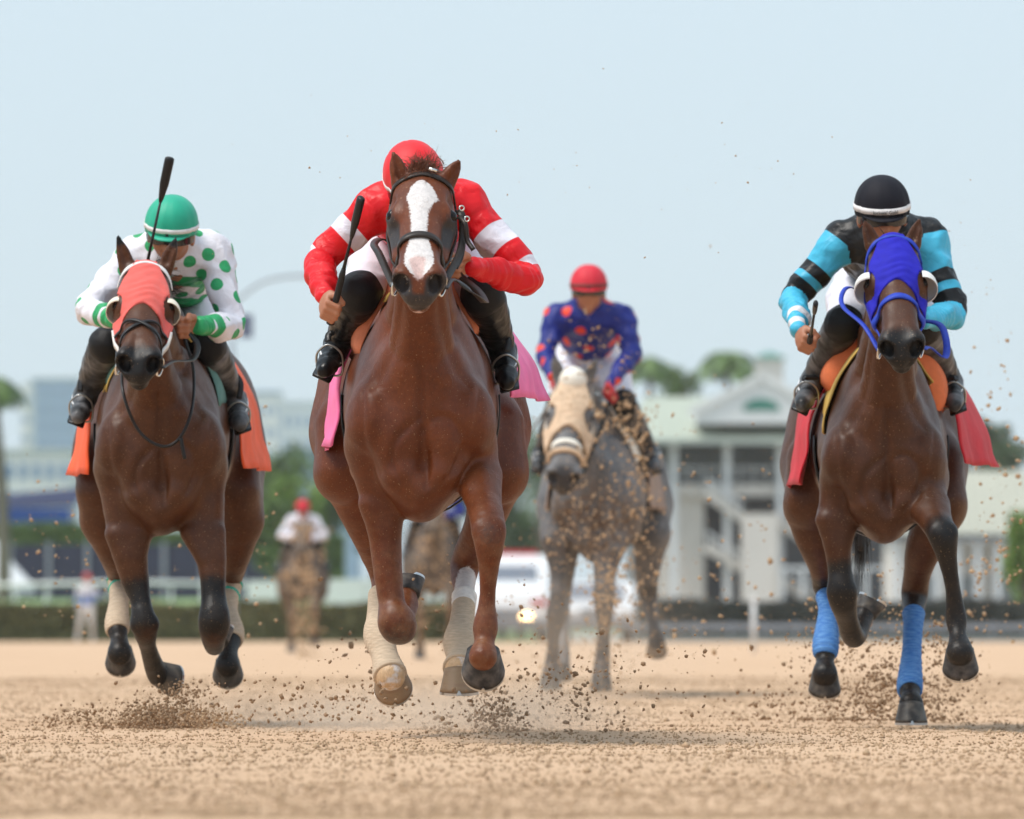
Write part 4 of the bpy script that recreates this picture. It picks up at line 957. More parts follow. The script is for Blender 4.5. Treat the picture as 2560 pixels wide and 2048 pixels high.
# ------------------------------------------------------------------ dark bay with the blue hood, black and turquoise silks
D3 = 30.4
HS3 = horse('horse', 'dark bay horse with the royal blue hood and blue leg wraps', D3, 2212, 2186, 'dark bay coat', sc=.95,
 head=((2232, 592, -.28), (2256, 846, -.70), -.03),
 legs=[[(2092,1294,.12,.080),(2094,1364,.1,.056),(2100,1430,.1,.043),(2105,1488,.1,.053),(2116,1540,.2,.040),(2134,1592,.34,.040),(2152,1560,.42,.036),(2161,1535,.46,.038)],
       [(2318,1258,.0,.082),(2340,1305,-.12,.062),(2357,1340,-.2,.052),(2369,1400,-.19,.034),(2382,1474,-.17,.0265),(2390,1545,-.15,.037),(2394,1589,-.18,.030),(2400,1633,-.23,.050)],
       [(2022,1270,1.52,.090),(2040,1347,1.56,.076),(2056,1417,1.65,.052),(2063,1466,1.75,.046),(2070,1523,1.62,.030),(2064,1612,1.36,.043),(2062,1655,1.3,.033),(2062,1686,1.25,.049)],
       [(2352,1275,1.52,.090),(2312,1364,1.6,.072),(2293,1435,1.7,.052),(2286,1488,1.76,.050),(2283,1554,1.62,.032),(2279,1629,1.46,.030),(2274,1714,1.22,.042),(2276,1739,1.15,.032),(2277,1760,1.1,.047)]],
 hooves=[((.45,.15,.9),(.3,.8,.2),'hoof grey',.056,3),((.05,.62,-.78),(.02,-.78,-.62),'hoof dark',.066,2),((0,.52,-.85),(0,-.85,-.52),'hoof grey',.062),((0,.02,-1),(0,-1,-.02),'hoof grey',.062)],
 loc_dust=.12, h=.008, body_marks=marks_bay(D3, [((2104, 1478, .1), (2150, 1600, .4), .12), ((2362, 1345, -.2), (2400, 1640, -.2), .085), ((2064, 1480, 1.7), (2062, 1690, 1.25), .08), ((2286, 1520, 1.76), (2277, 1760, 1.1), .08)]), tail=(-.04, .70),
 ears=[(-1, (-.070, .02, -.02), (-.10, -.035, .055), (.1, .6, .5)), (1, (.070, .02, -.02), (.10, -.035, .055), (-.1, .6, .5))])
for li, a, b in ((2, .50, .80), (3, .47, .80)): band(HS3, 'leg_wrap', li, a, b, .007, 'blue bandage', .0016)
HO3 = hood(HS3, 'hood blue', .250)
for s in (-1, 1): blinker(HS3, HO3, s, 'cup white', .068, .006)
BR3 = bridle(HS3, 'blue nylon', .020, .355, brow=False)
H3 = HS3['H']
HS3['th'].part('headstall', *head_strap(HS3, [(-.095, .09, -.06), (-.07, .04, -.005), (0, .015, .03), (.07, .04, -.005), (.095, .09, -.06)], .013, .005, .004), 'blue nylon', parent=BR3)
J3 = Jt(D3, head=(2206, 514, .15), R=helmet_frame((-.02, -.26, .96), (.07, -.95, -.28)), hr=.110, sh=[(2108, 602, .32), (2316, 594, .32)], el=[(1986, 742, .30), (2384, 782, .2)], wr=[(1998, 826, .0), (2310, 800, -.05)],
  hd=[((.22, -.72, -.66), (.30, -.55, .8)), ((-.85, -.45, 0), (0, -.3, 1))], hip=(2210, 685, 1.0), kn=[(2108, 812, .40), (2306, 816, .40)], an=[(2030, 955, .74), (2378, 958, .74)], toe=[(2008, 1012, .53), (2388, 1012, .53)])
silk('silk black turquoise', (.010, .010, .011, 1), [rgb(70, 178, 212), (.75, .75, .78, 1)], .40)
JK3, G3 = jockey('person', 'jockey in black silks with turquoise sleeves and black cap, at the blue hooded horse', J3, 'silk black turquoise', .0062, arm_pat=[(0, -1, .05, .50), (0, -1, .66, .76), (0, -1, 1.04, 2.5), (1, 0, 1.62, 1.74), (1, 0, 1.86, 1.95)], boots='boot dusty', seed=22)
mat('cap black', (.010, .010, .016), .65, .1, 20, .0008, 500, spec=.2)
HE3, hpt = make_helmet(JK3, J3['head'], J3['R'], .110, 'cap black', 'cap band white', .021)
def band_text(th, parent, pt, text, size, al, m, phc=0.):
    """Flat print on the helmet band: glyph outlines wrapped on the dome just above the band."""
    cu = bpy.data.curves.new('print', 'FONT'); cu.body = text; cu.size = size; cu.align_x = 'CENTER'; cu.resolution_u = 2
    ob = bpy.data.objects.new('print_tmp', cu); COL.objects.link(ob); dg = bpy.context.evaluated_depsgraph_get(); dg.update()
    me = bpy.data.meshes.new_from_object(ob.evaluated_get(dg)); V = np.array([v.co[:] for v in me.vertices]); F = [tuple(p.vertices) for p in me.polygons]
    bpy.data.objects.remove(ob); bpy.data.meshes.remove(me)
    W = [pt(al - v[1] / .110, phc - v[0] / .118, .0042) for v in V]
    th.part('lettering', W, F, m, parent=parent, smooth=False)
band_text(JK3, HE3, hpt, "Jockeys' Guild", .0185, math.radians(93.2), 'black cloth', .0)
whip('short dark whip in the turquoise cuffed hand of the black capped jockey', G3[0][0], P(2040, 758, D3 - .55), .13, handle=.12, flap_r=.014)
saddle(HS3, 'small race saddle with red cloth on the dark bay horse', list(zip(J3['an'], J3['toe'])), 'red cloth', 'orange foam', 'chamois', chy=.22, cha=(88, 60), flare=(.08, .22), hang=(.14, .06), seed=14, pad_th=(64, 76), pad_t=.075, cy=(.6, 1.35), py=(.42, 1.0))
rein(HS3, 'rein', [H3(-.078, .50, -.11), P(2160, 815, D3 - .5), P(2110, 770, D3 - .35), P(2106, 735, D3 - .25), P(2130, 720, D3 - .1), P(2190, 760, D3)], .017, 'blue nylon', BR3)
rein(HS3, 'rein', [H3(.078, .50, -.11), P(2325, 870, D3 - .5), P(2362, 895, D3 - .4), P(2366, 850, D3 - .3), P(2345, 810, D3 - .2), G3[1][0]], .026, 'blue nylon', BR3)
# ------------------------------------------------------------------ grey horse behind in the kickback
D4 = 44.7
def marks_g(H, T, Q):
    o = [(3, T(-.1, -.05, .95), T(.18, -.05, .85), .2, .22, .35), (3, T(.2, .3, 1.2), T(.25, .4, .8), .2, .2, .3), (0, H(0, .56, -.06), H(0, .57, -.1), .08, .08, .1)]
    for a, b in (((1391, 1520, .1), (1381, 1660, .2)), ((1511, 1500, -.05), (1506, 1660, -.05)), ((1620, 1480, 1.7), (1642, 1600, 1.3))): o.append((0, P(a[0], a[1], D4 + a[2]), P(b[0], b[1], D4 + b[2]), .09, .09, .12))
    return o
HS4 = horse('horse', 'dirt covered grey horse in the cream hood, galloping behind the flying dirt', D4, 1490, 1512, 'grey coat',
 head=((1434, 938, -.22), (1412, 1162, -.58), .05, 1.16),
 legs=[[(1390,1345,.1,.085),(1396,1418,.1,.055),(1395,1488,.1,.042),(1391,1540,.1,.052),(1385,1592,.15,.030),(1381,1655,.2,.040),(1376,1685,.16,.046)],
       [(1520,1370,.02,.09),(1512,1436,-.02,.066),(1511,1505,-.06,.056),(1510,1575,-.04,.034),(1506,1645,-.02,.040),(1503,1685,-.06,.046)],
       [(1415,1340,1.5,.09),(1410,1430,1.6,.06),(1405,1500,1.72,.048),(1408,1580,1.5,.032),(1405,1630,1.4,.042),(1404,1660,1.35,.046)],
       [(1628,1345,1.5,.095),(1618,1436,1.6,.066),(1622,1495,1.72,.05),(1632,1557,1.5,.032),(1640,1590,1.35,.042),(1642,1606,1.3,.044)]],
 hooves=[((0,.2,-.98),(0,-.98,-.2),'hoof grey',.062,3),((0,.3,-.95),(0,-.95,-.3),'hoof grey',.062,2),((0,.4,-.9),(0,-.9,-.4),'hoof grey',.06),((0,.6,-.8),(0,-.8,-.6),'hoof horn',.06)],
 h=.012, body_marks=marks_g, tail=(0, .8), hairm='hair grey', loc_dust=1.3)
HO4 = hood(HS4, 'hood cream', .30, .008, off=.020, eye_r=(.075, .060, .075)); BR4 = bridle(HS4, 'cream cloth', .022, .40, brow=False)
HS4['th'].part('shadow_roll', *tube(HS4['F'].snap(spline([HS4['H'](*a) for a in ((-.085, .46, -.07), (-.05, .45, -.0), (0, .445, .015), (.05, .45, -.0), (.085, .46, -.07))], 5), .012)[0], .014, 8), 'hood cream', parent=BR4)
HS4['th'].part('poll_cover', *sphere(HS4['H'](0, .03, .0), (.075, .075, .07), 14, 10, HS4['H'].R), 'cream cloth')
J4 = Jt(D4, head=(1472, 712, .12), R=helmet_frame((0, -.08, .99), (0, -.99, -.08)), hr=.108, sh=[(1393, 792, .25), (1552, 792, .25)], el=[(1364, 882, .15), (1580, 884, .15)], wr=[(1384, 942, -.12), (1526, 962, -.12)],
  hd=[((.2, -.6, -.7), (.3, -.4, .8)), ((-.2, -.6, -.7), (-.2, -.4, .8))], hip=(1472, 885, .72), kn=[(1398, 1010, .32), (1560, 1008, .32)], an=[(1352, 1135, .62), (1628, 1135, .62)], toe=[(1345, 1170, .42), (1636, 1172, .42)])
silk('silk blue orange', rgb(30, 42, 122), [rgb(224, 66, 44)], .5)
JK4, G4 = jockey('person', 'jockey in blue silks with orange spots and red cap, on the grey horse', J4, 'silk blue orange', .009, boots='boot dusty', glove='glove red', body_pat=dots(26, .03, 9, None, False, .12), seed=32)
mat('cap faded red', rgb(206, 40, 58), .6, .08, 20, .0008, 400); mat('band brown', rgb(110, 52, 52), .6, .1)
make_helmet(JK4, J4['head'], J4['R'], .108, 'cap faded red', 'band brown', .016)
whip('thin grey whip held out beside the dirty grey horse', G4[0][0], P(1288, 1140, D4 + .5), .02, 'whip tan', flap_r=.008)
saddle(HS4, 'dirt splashed race saddle on the grey horse', list(zip(J4['an'], J4['toe'])), 'grey cloth', 'cream cloth', None, seed=24)
for i in (0, 1): rein(HS4, 'rein', [HS4['H']((-1, 1)[i]*.078, .50, -.11), (HS4['H']((-1, 1)[i]*.1, .4, -.2) + G4[i][0]) / 2, G4[i][0]], .02, 'black leather', BR4)
# ------------------------------------------------------------------ two horses far back
def far_horse(D, cx, label, jl, coat, silkm, capm, ph=0, zo=0.):
    m = lambda x, z, y, r: (cx + x*FP/(D+y), YH - (z - HC)*FP/(D+y), y, r)
    legs = [[m(-.17,.86,.1,.085), m(-.16,.70,.08,.056), m(-.15,.5,.05,.053), m(-.15,.35,.12,.032), m(-.15,.2,.2,.04), m(-.15,.1,.2,.046)],
            [m(.17,.86,.0,.085), m(.17,.72,-.1,.06), m(.17,.62,-.2,.053), m(.17,.42,-.1,.032), m(.17,.3,.0,.04), m(.17,.24,.05,.046)],
            [m(-.25,.85,1.5,.09), m(-.2,.65,1.6,.06), m(-.17,.5,1.75,.05), m(-.17,.3,1.6,.032), m(-.17,.18,1.5,.042), m(-.17,.1,1.45,.046)],
            [m(.25,.85,1.5,.09), m(.2,.68,1.6,.06), m(.18,.55,1.75,.05), m(.17,.4,1.5,.032), m(.17,.28,1.35,.042), m(.17,.2,1.3,.046)]]
    hf = [((0,.1,-1),(0,-1,-.1),'hoof grey',.06), ((0,.5,-.85),(0,-.85,-.5),'hoof grey',.06)]*2
    a, b = m(0, 1.78, -.28, 0), m(-.02, 1.46, -.72, 0)
    hs = horse('horse', label, D, cx, cx, coat, head=(a[:3], b[:3], 0), legs=legs, hooves=hf, h=.022, tail=(0, .8), loc_dust=2.5)
    p = lambda x, z, y: m(x, z, y, 0)[:3]
    J = Jt(D, head=p(0, 2.02, .12), R=helmet_frame((0, -.2, .97), (0, -.97, -.2)), hr=.108, sh=[p(-.16, 1.84, .3), p(.16, 1.84, .3)], el=[p(-.30, 1.64, .2), p(.30, 1.64, .2)], wr=[p(-.13, 1.58, -.05), p(.13, 1.58, -.05)],
       hd=[((.6, -.6, 0), (0, -.3, 1)), ((-.6, -.6, 0), (0, -.3, 1))], hip=p(0, 1.72, .85), kn=[p(-.21, 1.5, .4), p(.21, 1.5, .4)], an=[p(-.31, 1.24, .72), p(.31, 1.24, .72)], toe=[p(-.34, 1.15, .52), p(.34, 1.15, .52)])
    jk, g = jockey('person', jl, J, silkm, .014, seed=41, boots='boot dusty', detail=False)
    make_helmet(jk, J['head'], J['R'], .108, capm, 'band brown', .016)
    return hs, jk
silk('silk white pink', (.72, .70, .76, 1), [rgb(208, 92, 118)], .5)
far_horse(92., 1086, 'dirt covered brown horse seen under the belly of the chestnut horse', 'jockey on the brown horse hidden behind the chestnut leader', 'muddy brown coat', 'silk blue orange', 'cap faded red')
FH, FJ = far_horse(116., 757, 'dirt covered brown horse galloping far behind, between the bay and the chestnut', 'distant jockey in white sleeves behind a plume of dirt', 'muddy brown coat', 'silk white pink', 'cap faded red')
# ------------------------------------------------------------------ track and ground
def vnoise(x, y, s, seed):
    """Smooth value noise on arrays."""
    r = np.random.default_rng(seed).random((256, 256)); X, Y = x / s, y / s; i, j = np.floor(X).astype(int), np.floor(Y).astype(int); u, v = X - i, Y - j
    u, v = u*u*(3-2*u), v*v*(3-2*v); g = lambda a, b: r[a % 256, b % 256]
    return (g(i, j)*(1-u) + g(i+1, j)*u)*(1-v) + (g(i, j+1)*(1-u) + g(i+1, j+1)*u)*v - .5
TRACK_END = 213.
def track_h(x, y):
    w = np.clip((y - 8) / 5, 0, 1) * np.clip((110 - y) / 60, .15, 1)
    h = .030*vnoise(x, y, 2.3, 1) + .012*vnoise(x + 3, y, .55, 2) + .006*vnoise(x, y*.8, .17, 3) + .005*vnoise(x, y, .065, 4)
    h = h + 0.0022*np.sin((x + .25*np.sin(y*.35))*46) * np.clip((y - 14)/4, 0, 1)
    ix, iy = np.floor(x/.62).astype(int), np.floor(y/.85).astype(int); R1 = np.random.default_rng(5).random((64, 64, 3)); q = R1[ix % 64, iy % 64]
    dx, dy = x - (ix + .25 + .5*q[..., 0])*.62, y - (iy + .25 + .5*q[..., 1])*.85; rr = np.sqrt((dx/.075)**2 + (dy/.10)**2)
    h = h + (q[..., 2] < .35) * (-.012*np.exp(-rr**4) + .006*np.exp(-((rr - 1.35)/.35)**2))
    return h * w - .004
def build_track():
    def axis(parts): return np.unique(np.concatenate(parts))
    gx = np.concatenate([4.2 * 1.14 ** np.arange(1, 36)])
    xs = axis([np.arange(-4.2, 4.2001, .036), gx, -gx]); ys = axis([np.linspace(-30, 14, 24), np.arange(14, 44, .042), 44 + np.cumsum(.05 * 1.03 ** np.arange(0, 160)), [TRACK_END]]); ys = ys[ys <= TRACK_END]
    X, Y = np.meshgrid(xs, ys, indexing='ij'); Z = track_h(X, Y); n, m = X.shape
    V = np.stack([X, Y, Z], 2).reshape(-1, 3); i, j = np.meshgrid(np.arange(n-1), np.arange(m-1), indexing='ij'); b = (i*m + j).ravel()
    F = np.stack([b, b+m, b+m+1, b+1], 1); return V, F
def sand_mat():
    m = bpy.data.materials.new('track sand'); m.use_nodes = True; t = m.node_tree; L = t.links; p = t.nodes['Principled BSDF']
    tc = nd(t, 'ShaderNodeTexCoord'); s = tc.outputs['Object']
    def noise(sc, det=5, r=.6):
        n = nd(t, 'ShaderNodeTexNoise'); n.inputs['Scale'].default_value = sc; n.inputs['Detail'].default_value = det; n.inputs['Roughness'].default_value = r; L.new(s, n.inputs[0]); return n.outputs[0]
    cr = nd(t, 'ShaderNodeValToRGB'); L.new(noise(.55, 6), cr.inputs[0]); e = cr.color_ramp.elements
    e[0].position = .3; e[0].color = (.59, .39, .245, 1); e[1].position = .7; e[1].color = (.69, .475, .315, 1)
    fine = noise(75, 6, .75); mr = nd(t, 'ShaderNodeMapRange'); mr.inputs[1].default_value = .32; mr.inputs[2].default_value = .62; mr.inputs[3].default_value = .72; mr.inputs[4].default_value = 1.06; L.new(fine, mr.inputs[0])
    hs = nd(t, 'ShaderNodeHueSaturation'); L.new(mr.outputs[0], hs.inputs['Value']); L.new(cr.outputs[0], hs.inputs['Color']); L.new(hs.outputs[0], p.inputs['Base Color'])
    p.inputs['Roughness'].default_value = .95; p.inputs['Specular IOR Level'].default_value = .15
    b = nd(t, 'ShaderNodeBump'); b.inputs['Distance'].default_value = .012; b.inputs['Strength'].default_value = .7; L.new(noise(46, 8, .7), b.inputs['Height']); L.new(b.outputs[0], p.inputs['Normal'])
    MATS['track sand'] = m
sand_mat()
V, F = build_track(); trk = setting('race_track', V, F, 'track sand', smooth=True)
mat('grass', (.075, .135, .035), .9, .3, 1.5, .02, 8, col2=(.12, .16, .06)); mat('asphalt', (.06, .06, .062), .9, .2, 2)
X_ = lambda px: (px - 1280)*224/FP; R_ = 9000
setting('ground', [(-R_, -200, -.06), (R_, -200, -.06), (R_, R_, -.06), (-R_, R_, -.06)], [(0, 1, 2, 3)], 'grass')
setting('bounce_apron', *MB().box((X_(1400), 223.5, -.05), (60, 420, .02)).get(), mat('grey bounce apron', rgb(168, 164, 156), .9, .1, .5))  # grey slab added so the grass throws no green bounce onto the grandstand
def bank(x0, x1, y0, y1, z0, z1): 
    return [(x0, y0, z0), (x1, y0, z0), (x1, y1, z1), (x0, y1, z1), (x0, y1, -.06), (x1, y1, -.06), (x0, y0, -.06), (x1, y0, -.06)], [(0, 1, 2, 3), (3, 2, 5, 4), (6, 7, 1, 0), (0, 3, 4, 6), (1, 7, 5, 2)]
setting('infield_bank', *bank(-60, -3.5, 219, 262, .25, 1.25), mat('lawn', (.16, .27, .09), .9, .2, .8, .02, 6, col2=(.24, .34, .15)), label=None)
# ------------------------------------------------------------------ vegetation
mat('leaf mid', (.08, .15, .04), .6, .35, 3, col2=(.12, .19, .05)); mat('leaf dark', (.05, .095, .035), .6, .35, 3, col2=(.07, .12, .045)); mat('leaf bright', (.13, .24, .04), .6, .3, 3, col2=(.20, .30, .06)); mat('hedge grey', (.085, .09, .08), .8, .3, 6, col2=(.12, .12, .11)); mat('leaf hedge', (.13, .14, .055), .7, .4, 6, col2=(.20, .19, .085)); mat('bark', (.10, .075, .05), .9, .3, 6, .02, 20); mat('palm bark', (.16, .14, .11), .9, .3, 6, .02, 20)
def leafmass(c, rad, n, size, seed, clumps=14, squash=1.):
    """Leaf faces gathered in uneven clumps through a crown."""
    r = np.random.default_rng(seed); rad = np.asarray(rad, float)
    cc = r.normal(size=(clumps, 3)); cc /= np.linalg.norm(cc, axis=1)[:, None]; cc *= (r.random((clumps, 1)) ** .45) * .78
    cr = r.uniform(.26, .48, clumps); k = r.integers(0, clumps, n)
    d = r.normal(size=(n, 3)); d /= np.linalg.norm(d, axis=1)[:, None]; p = (cc[k] + d * (cr[k] * r.random(n) ** .4)[:, None]) * rad + c
    a = r.normal(size=(n, 3)); a /= np.linalg.norm(a, axis=1)[:, None]; b = np.cross(a, r.normal(size=(n, 3))); b /= np.linalg.norm(b, axis=1)[:, None]; s = size * r.uniform(.6, 1.3, (n, 1))
    V = np.stack([p - a*s, p + b*s*.5, p + a*s, p - b*s*.5], 1).reshape(-1, 3); F = np.arange(4*n).reshape(n, 4); return V, F
def tree(name, label, px, py_top, py_mid, Y, wpx, seed, m='leaf mid', n=2600, group='trees behind the track', hpx=None):
    s = Y / FP; w = wpx * s / 2; top = P(px, py_top, Y); mid = P(px, py_mid, Y); base = np.array([mid[0], Y, -.06]); hh = top[2] - mid[2]
    th = Thing(name, base, label, 'tree', group); r = np.random.default_rng(seed)
    mb = MB(); tr = spline([base, base + [w*.05, 0, mid[2]*.5], mid - [0, 0, hh*.2], mid + [0, 0, hh*.3]], 4); mb.tube(tr, np.linspace(max(.18, w*.09), .06, len(tr)), 8)
    for i in range(5):
        a = r.uniform(0, 6.28); q = mid + np.array([math.cos(a)*w*.6, math.sin(a)*w*.6, hh*r.uniform(-.1, .6)]); mb.tube([tr[len(tr)//2 + i % 3], (tr[-3] + q)/2, q], [.09, .06, .03], 6)
    V, F = mb.get(); th.part('trunk', V, F, 'bark')
    V, F = leafmass(mid, (w, w, hh), n, max(.10, w*.085), seed, 16); th.part('crown', V, F, m, smooth=False)
    return th
def palm(label, px, py, Y, rpx, seed, n=15, group='palm trees'):
    s = Y / FP; R = rpx * s; top = P(px, py, Y); base = np.array([top[0] + .3, Y, -.06]); th = Thing('palm_tree', base, label, 'tree', group); r = np.random.default_rng(seed)
    tr = spline([base, base*.5 + top*.5 + [.15, 0, 0], top], 6); th.part('trunk', *tube(tr, np.linspace(.24, .14, len(tr)), 10), 'palm bark')
    for i in range(n):
        a = 2*math.pi*i/n + r.uniform(-.2, .2); el = r.uniform(-.1, 1.0); d = np.array([math.cos(a), math.sin(a), 0]); q = spline([top, top + d*R*.4 + [0, 0, R*(.15 + .38*el)], top + d*R*.8 + [0, 0, R*(-.05 + .34*el)], top + d*R*1.02 + [0, 0, R*(-.45 + .28*el)]], 8)
        T_, U, B = frames(q, (0, 0, 1)); V = []; F = []
        for j in range(1, len(q)):
            t = j / (len(q)-1); L = R*.30*math.sin(math.pi*min(1, .12 + t*.86)) ** .7
            for sd in (-1, 1):
                b = len(V); o = B[j]*sd; V += [q[j-1], q[j], q[j] + o*L + T_[j]*L*.35 - np.array([0, 0, L*.55]), q[j-1]*.6 + q[j]*.4 + o*L*.96 + T_[j]*L*.2 - np.array([0, 0, L*.6])]; F.append((b, b+1, b+2, b+3))
        th.part('frond', V, F, 'leaf mid' if i % 3 else 'leaf dark', smooth=False)
    return th
def hedge(label, x0, x1, y0, y1, z, seed, m='leaf hedge', n=9000, group=None, z0=0.):
    r = np.random.default_rng(seed); th = Thing('hedge', ((x0+x1)/2, (y0+y1)/2, z0), label, 'hedge', group)
    th.part('hedge_core', *MB().box((x0, y0+.12, z0 - .06), (x1, y1-.12, z0 + z - .1)).get(), m, smooth=False)
    p = np.stack([r.uniform(x0, x1, n), r.uniform(y0, y1, n), z0 + z * np.sqrt(r.random(n))], 1); fr = r.random(n) < .6; p[fr, 1] = y0 + np.abs(r.normal(size=fr.sum()))*.08
    p[:, 2] += .05*np.sin(p[:, 0]*1.7) * (p[:, 2] - z0)/z
    a = r.normal(size=(n, 3)); a /= np.linalg.norm(a, axis=1)[:, None]; b = np.cross(a, r.normal(size=(n, 3))); b /= np.linalg.norm(b, axis=1)[:, None]; s = r.uniform(.05, .12, (n, 1))
    o = th.part('foliage', np.stack([p - a*s, p + b*s*.6, p + a*s, p - b*s*.6], 1).reshape(-1, 3), np.arange(4*n).reshape(n, 4), m, smooth=False)
    return th
X = lambda px, Y: (px - 1280) * Y / FP
Z = lambda py, Y: HC + (YH - py) * Y / FP
hedge('low clipped hedge along the far edge of the sand track', X(-60, 215), X(1180, 215), 214, 215.2, .98, 5, n=12000)
tree('tree', 'broad green tree beside the white city blocks', 705, 1085, 1230, 330, 200, 31, 'leaf mid', group=None)
tree('tree', 'bright yellow green shrub tree right of the far jockey', 745, 1165, 1270, 300, 150, 32, 'leaf bright', group=None)
tree('tree', 'dark green tree just left of the chestnut horse', 815, 1100, 1250, 340, 170, 33, 'leaf dark', group=None)
tree('tree', 'rounded green bush tree behind the far jockey', 690, 1240, 1350, 285, 230, 34, 'leaf mid', group=None)
for i, (px, t, m_, w, k, l) in enumerate(((1120, 1010, 1170, 190, 'leaf mid', 'tall green tree showing between the chestnut and the grey horse'), (1255, 1080, 1240, 170, 'leaf dark', 'dark tree filling the gap left of the grey horse'), (1345, 1000, 1180, 150, 'leaf mid', 'green tree behind the head of the grey horse'), (1300, 1230, 1330, 190, 'leaf dark', 'low dark shrub tree above the ambulance'), (930, 1120, 1260, 220, 'leaf dark', 'dark tree hidden mostly by the chestnut horse'))):
    tree('tree', l, px, t, m_, 320 + 8*i, w, 40 + i, k, group=None)
tree('tree', 'dark leafy tree above the pale roof at the picture edge', 2475, 1035, 1125, 420, 230, 51, 'leaf dark', 3200, None)
tree('tree', 'smaller dark tree partly behind the red saddle cloth', 2400, 1060, 1130, 425, 150, 52, 'leaf dark', 2200, None)
tree('tree', 'bright green bushy tree standing in front of the pale wall', 2560, 1255, 1390, 235, 140, 53, 'leaf bright', 3200, None)
tree('tree', 'round green treetop over the grandstand ridge between two palms', 1702, 908, 965, 430, 150, 54, 'leaf mid', 1500, None)
palm('palm with drooping fronds at the left picture edge', -16, 985, 260, 88, 3, 20, None)
palm('palm top behind the shoulder of the blue jockey', 1622, 930, 440, 78, 4, 17, None)
palm('palm top over the grandstand roof nearest the white gable', 1818, 920, 440, 84, 5, 18, None)
for i, (a, b, t) in enumerate(((-60, 330, 1305), (330, 640, 1325), (640, 860, 1340))):
    Y = 312.; hedge(('long green hedge below the blue awning', 'green hedge behind the legs of the bay horse', 'green hedge left of the white barrier')[i], X(a, Y), X(b, Y), Y, Y + 2.5, Z(t, Y), 60 + i, 'leaf mid', 4500)
# ------------------------------------------------------------------ far side, left
mat('screen navy', rgb(52, 56, 78), .8, .15, 2); mat('post grey', rgb(150, 155, 165), .6, .1); mat('awning blue', rgb(16, 28, 70), .7, .15, 1.5, .01, 3); mat('awning valance', rgb(34, 76, 150), .7, .1, 1.5); mat('tent white', (.8, .8, .8), .6, .04, 1, .01, 2)
mat('wall white', (.74, .75, .75), .7, .06, .4); mat('tower glass', rgb(132, 162, 192), .35, .08, .05); mat('window blue', rgb(120, 150, 184), .2, .1, .5); mat('concrete pale', rgb(205, 212, 218), .8, .06, .1)
Y = 292.
sc_ = Thing('screen_fence', (X(300, Y), Y, 0), 'dark navy screen fence running behind the infield on the left', 'fence')
for i in range(8):
    a, b = X(-70 + i*96, Y), X(-70 + (i+1)*96, Y); sc_.part('screen_panel', *MB().box((a + .05, Y, 1.0), (b - .05, Y + .05, Z(1362, Y))).get(), 'screen navy', smooth=False)
for i in range(9):
    a = X(-70 + i*96, Y); sc_.part('post', *MB().box((a - .07, Y - .06, -.06), (a + .07, Y + .04, Z(1355, Y))).get(), 'post grey', smooth=False)
Y = 285.; mb = MB(); n = 20                      # white dome tent
c = np.array([X(-22, Y), Y, 0]); hgt = Z(1335, Y); V = []; n = 24
for i, (rr, zz) in enumerate(((112, 1485), (112, 1462), (100, 1456), (60, 1412), (25, 1368), (0.6, 1335))):
    for j in range(n): a = 2*math.pi*j/n; V.append(c + [rr*Y/FP*math.cos(a), rr*Y/FP*math.sin(a), Z(zz, Y)])
F = [(i*n+j, i*n+(j+1) % n, (i+1)*n+(j+1) % n, (i+1)*n+j) for i in range(5) for j in range(n)]
tt = Thing('tent', c, 'white peaked tent at the left edge in front of the navy screen', 'tent'); tt.part('canopy', V, F, 'tent white'); tt.part('pole', *tube([c + [0, 0, -.06], c + [0, 0, hgt + .3]], .05, 8), 'post grey')
Y = 322.; aw = Thing('awning', (X(60, Y), Y, 0), 'blue canopy with a lighter blue front over a stand, at left', 'awning')
x0, x1 = X(-80, Y), X(186, Y)
aw.part('roof', [(x0, Y, Z(1268, Y)), (x1, Y, Z(1262, Y)), (x1 + .2, Y + 5, Z(1212, Y) + .0), (x0, Y + 5, Z(1238, Y)), (x0, Y, Z(1272, Y)), (x1, Y, Z(1266, Y)), (x1 + .2, Y + 5, Z(1216, Y)), (x0, Y + 5, Z(1242, Y))], [(0, 1, 2, 3), (7, 6, 5, 4), (0, 4, 5, 1), (1, 5, 6, 2), (2, 6, 7, 3), (3, 7, 4, 0)], 'awning blue', smooth=False)
aw.part('valance', *MB().box((x0, Y - .06, Z(1310, Y)), (x1 - .15, Y - .01, Z(1270, Y))).get(), 'awning valance', smooth=False)
for t in (0.02, .35, .68, .99): aw.part('post', *MB().box((x0 + (x1-x0)*t - .07, Y + .02, -.06), (x0 + (x1-x0)*t + .07, Y + .16, Z(1269, Y))).get(), 'post grey', smooth=False)
def block(name, label, px0, px1, ptop, Y, depth, m, win=None, roof=None, group=None, zb=-.06):
    x0, x1, zt = X(px0, Y), X(px1, Y), Z(ptop, Y); th = Thing(name, ((x0+x1)/2, Y + depth/2, 0), label, 'building', group)
    th.part('wall', *MB().box((x0, Y, zb), (x1, Y + depth, zt)).get(), m, smooth=False)
    th.part('roof', *MB().box((x0 - .02*(x1-x0), Y - .02*(x1-x0), zt + .002*Y*.01), (x1 + .02*(x1-x0), Y + depth, zt + .012*(zt))).get(), roof or m, smooth=False)
    if win:
        cols, rows, wm, fw, fh = win
        hrow = (zt - 0) / (rows + .6)
        for r_ in range(rows):
            for c_ in range(cols):
                cx = x0 + (x1-x0)*(c_ + .5)/cols; cz = zt - hrow*(r_ + .75); w_, h_ = (x1-x0)/cols*fw/2, hrow*fh/2
                if cz - h_ < 0: continue
                o = th.part('window', *MB().box((cx-w_, Y - .03, cz-h_), (cx+w_, Y + .1, cz+h_)).get(), wm, smooth=False)
    return th
block('high_rise', 'tall pale blue glass tower on the skyline at left', 78, 196, 950, 2200, 15, 'tower glass', (6, 14, 'window blue', .8, .5), 'concrete pale')
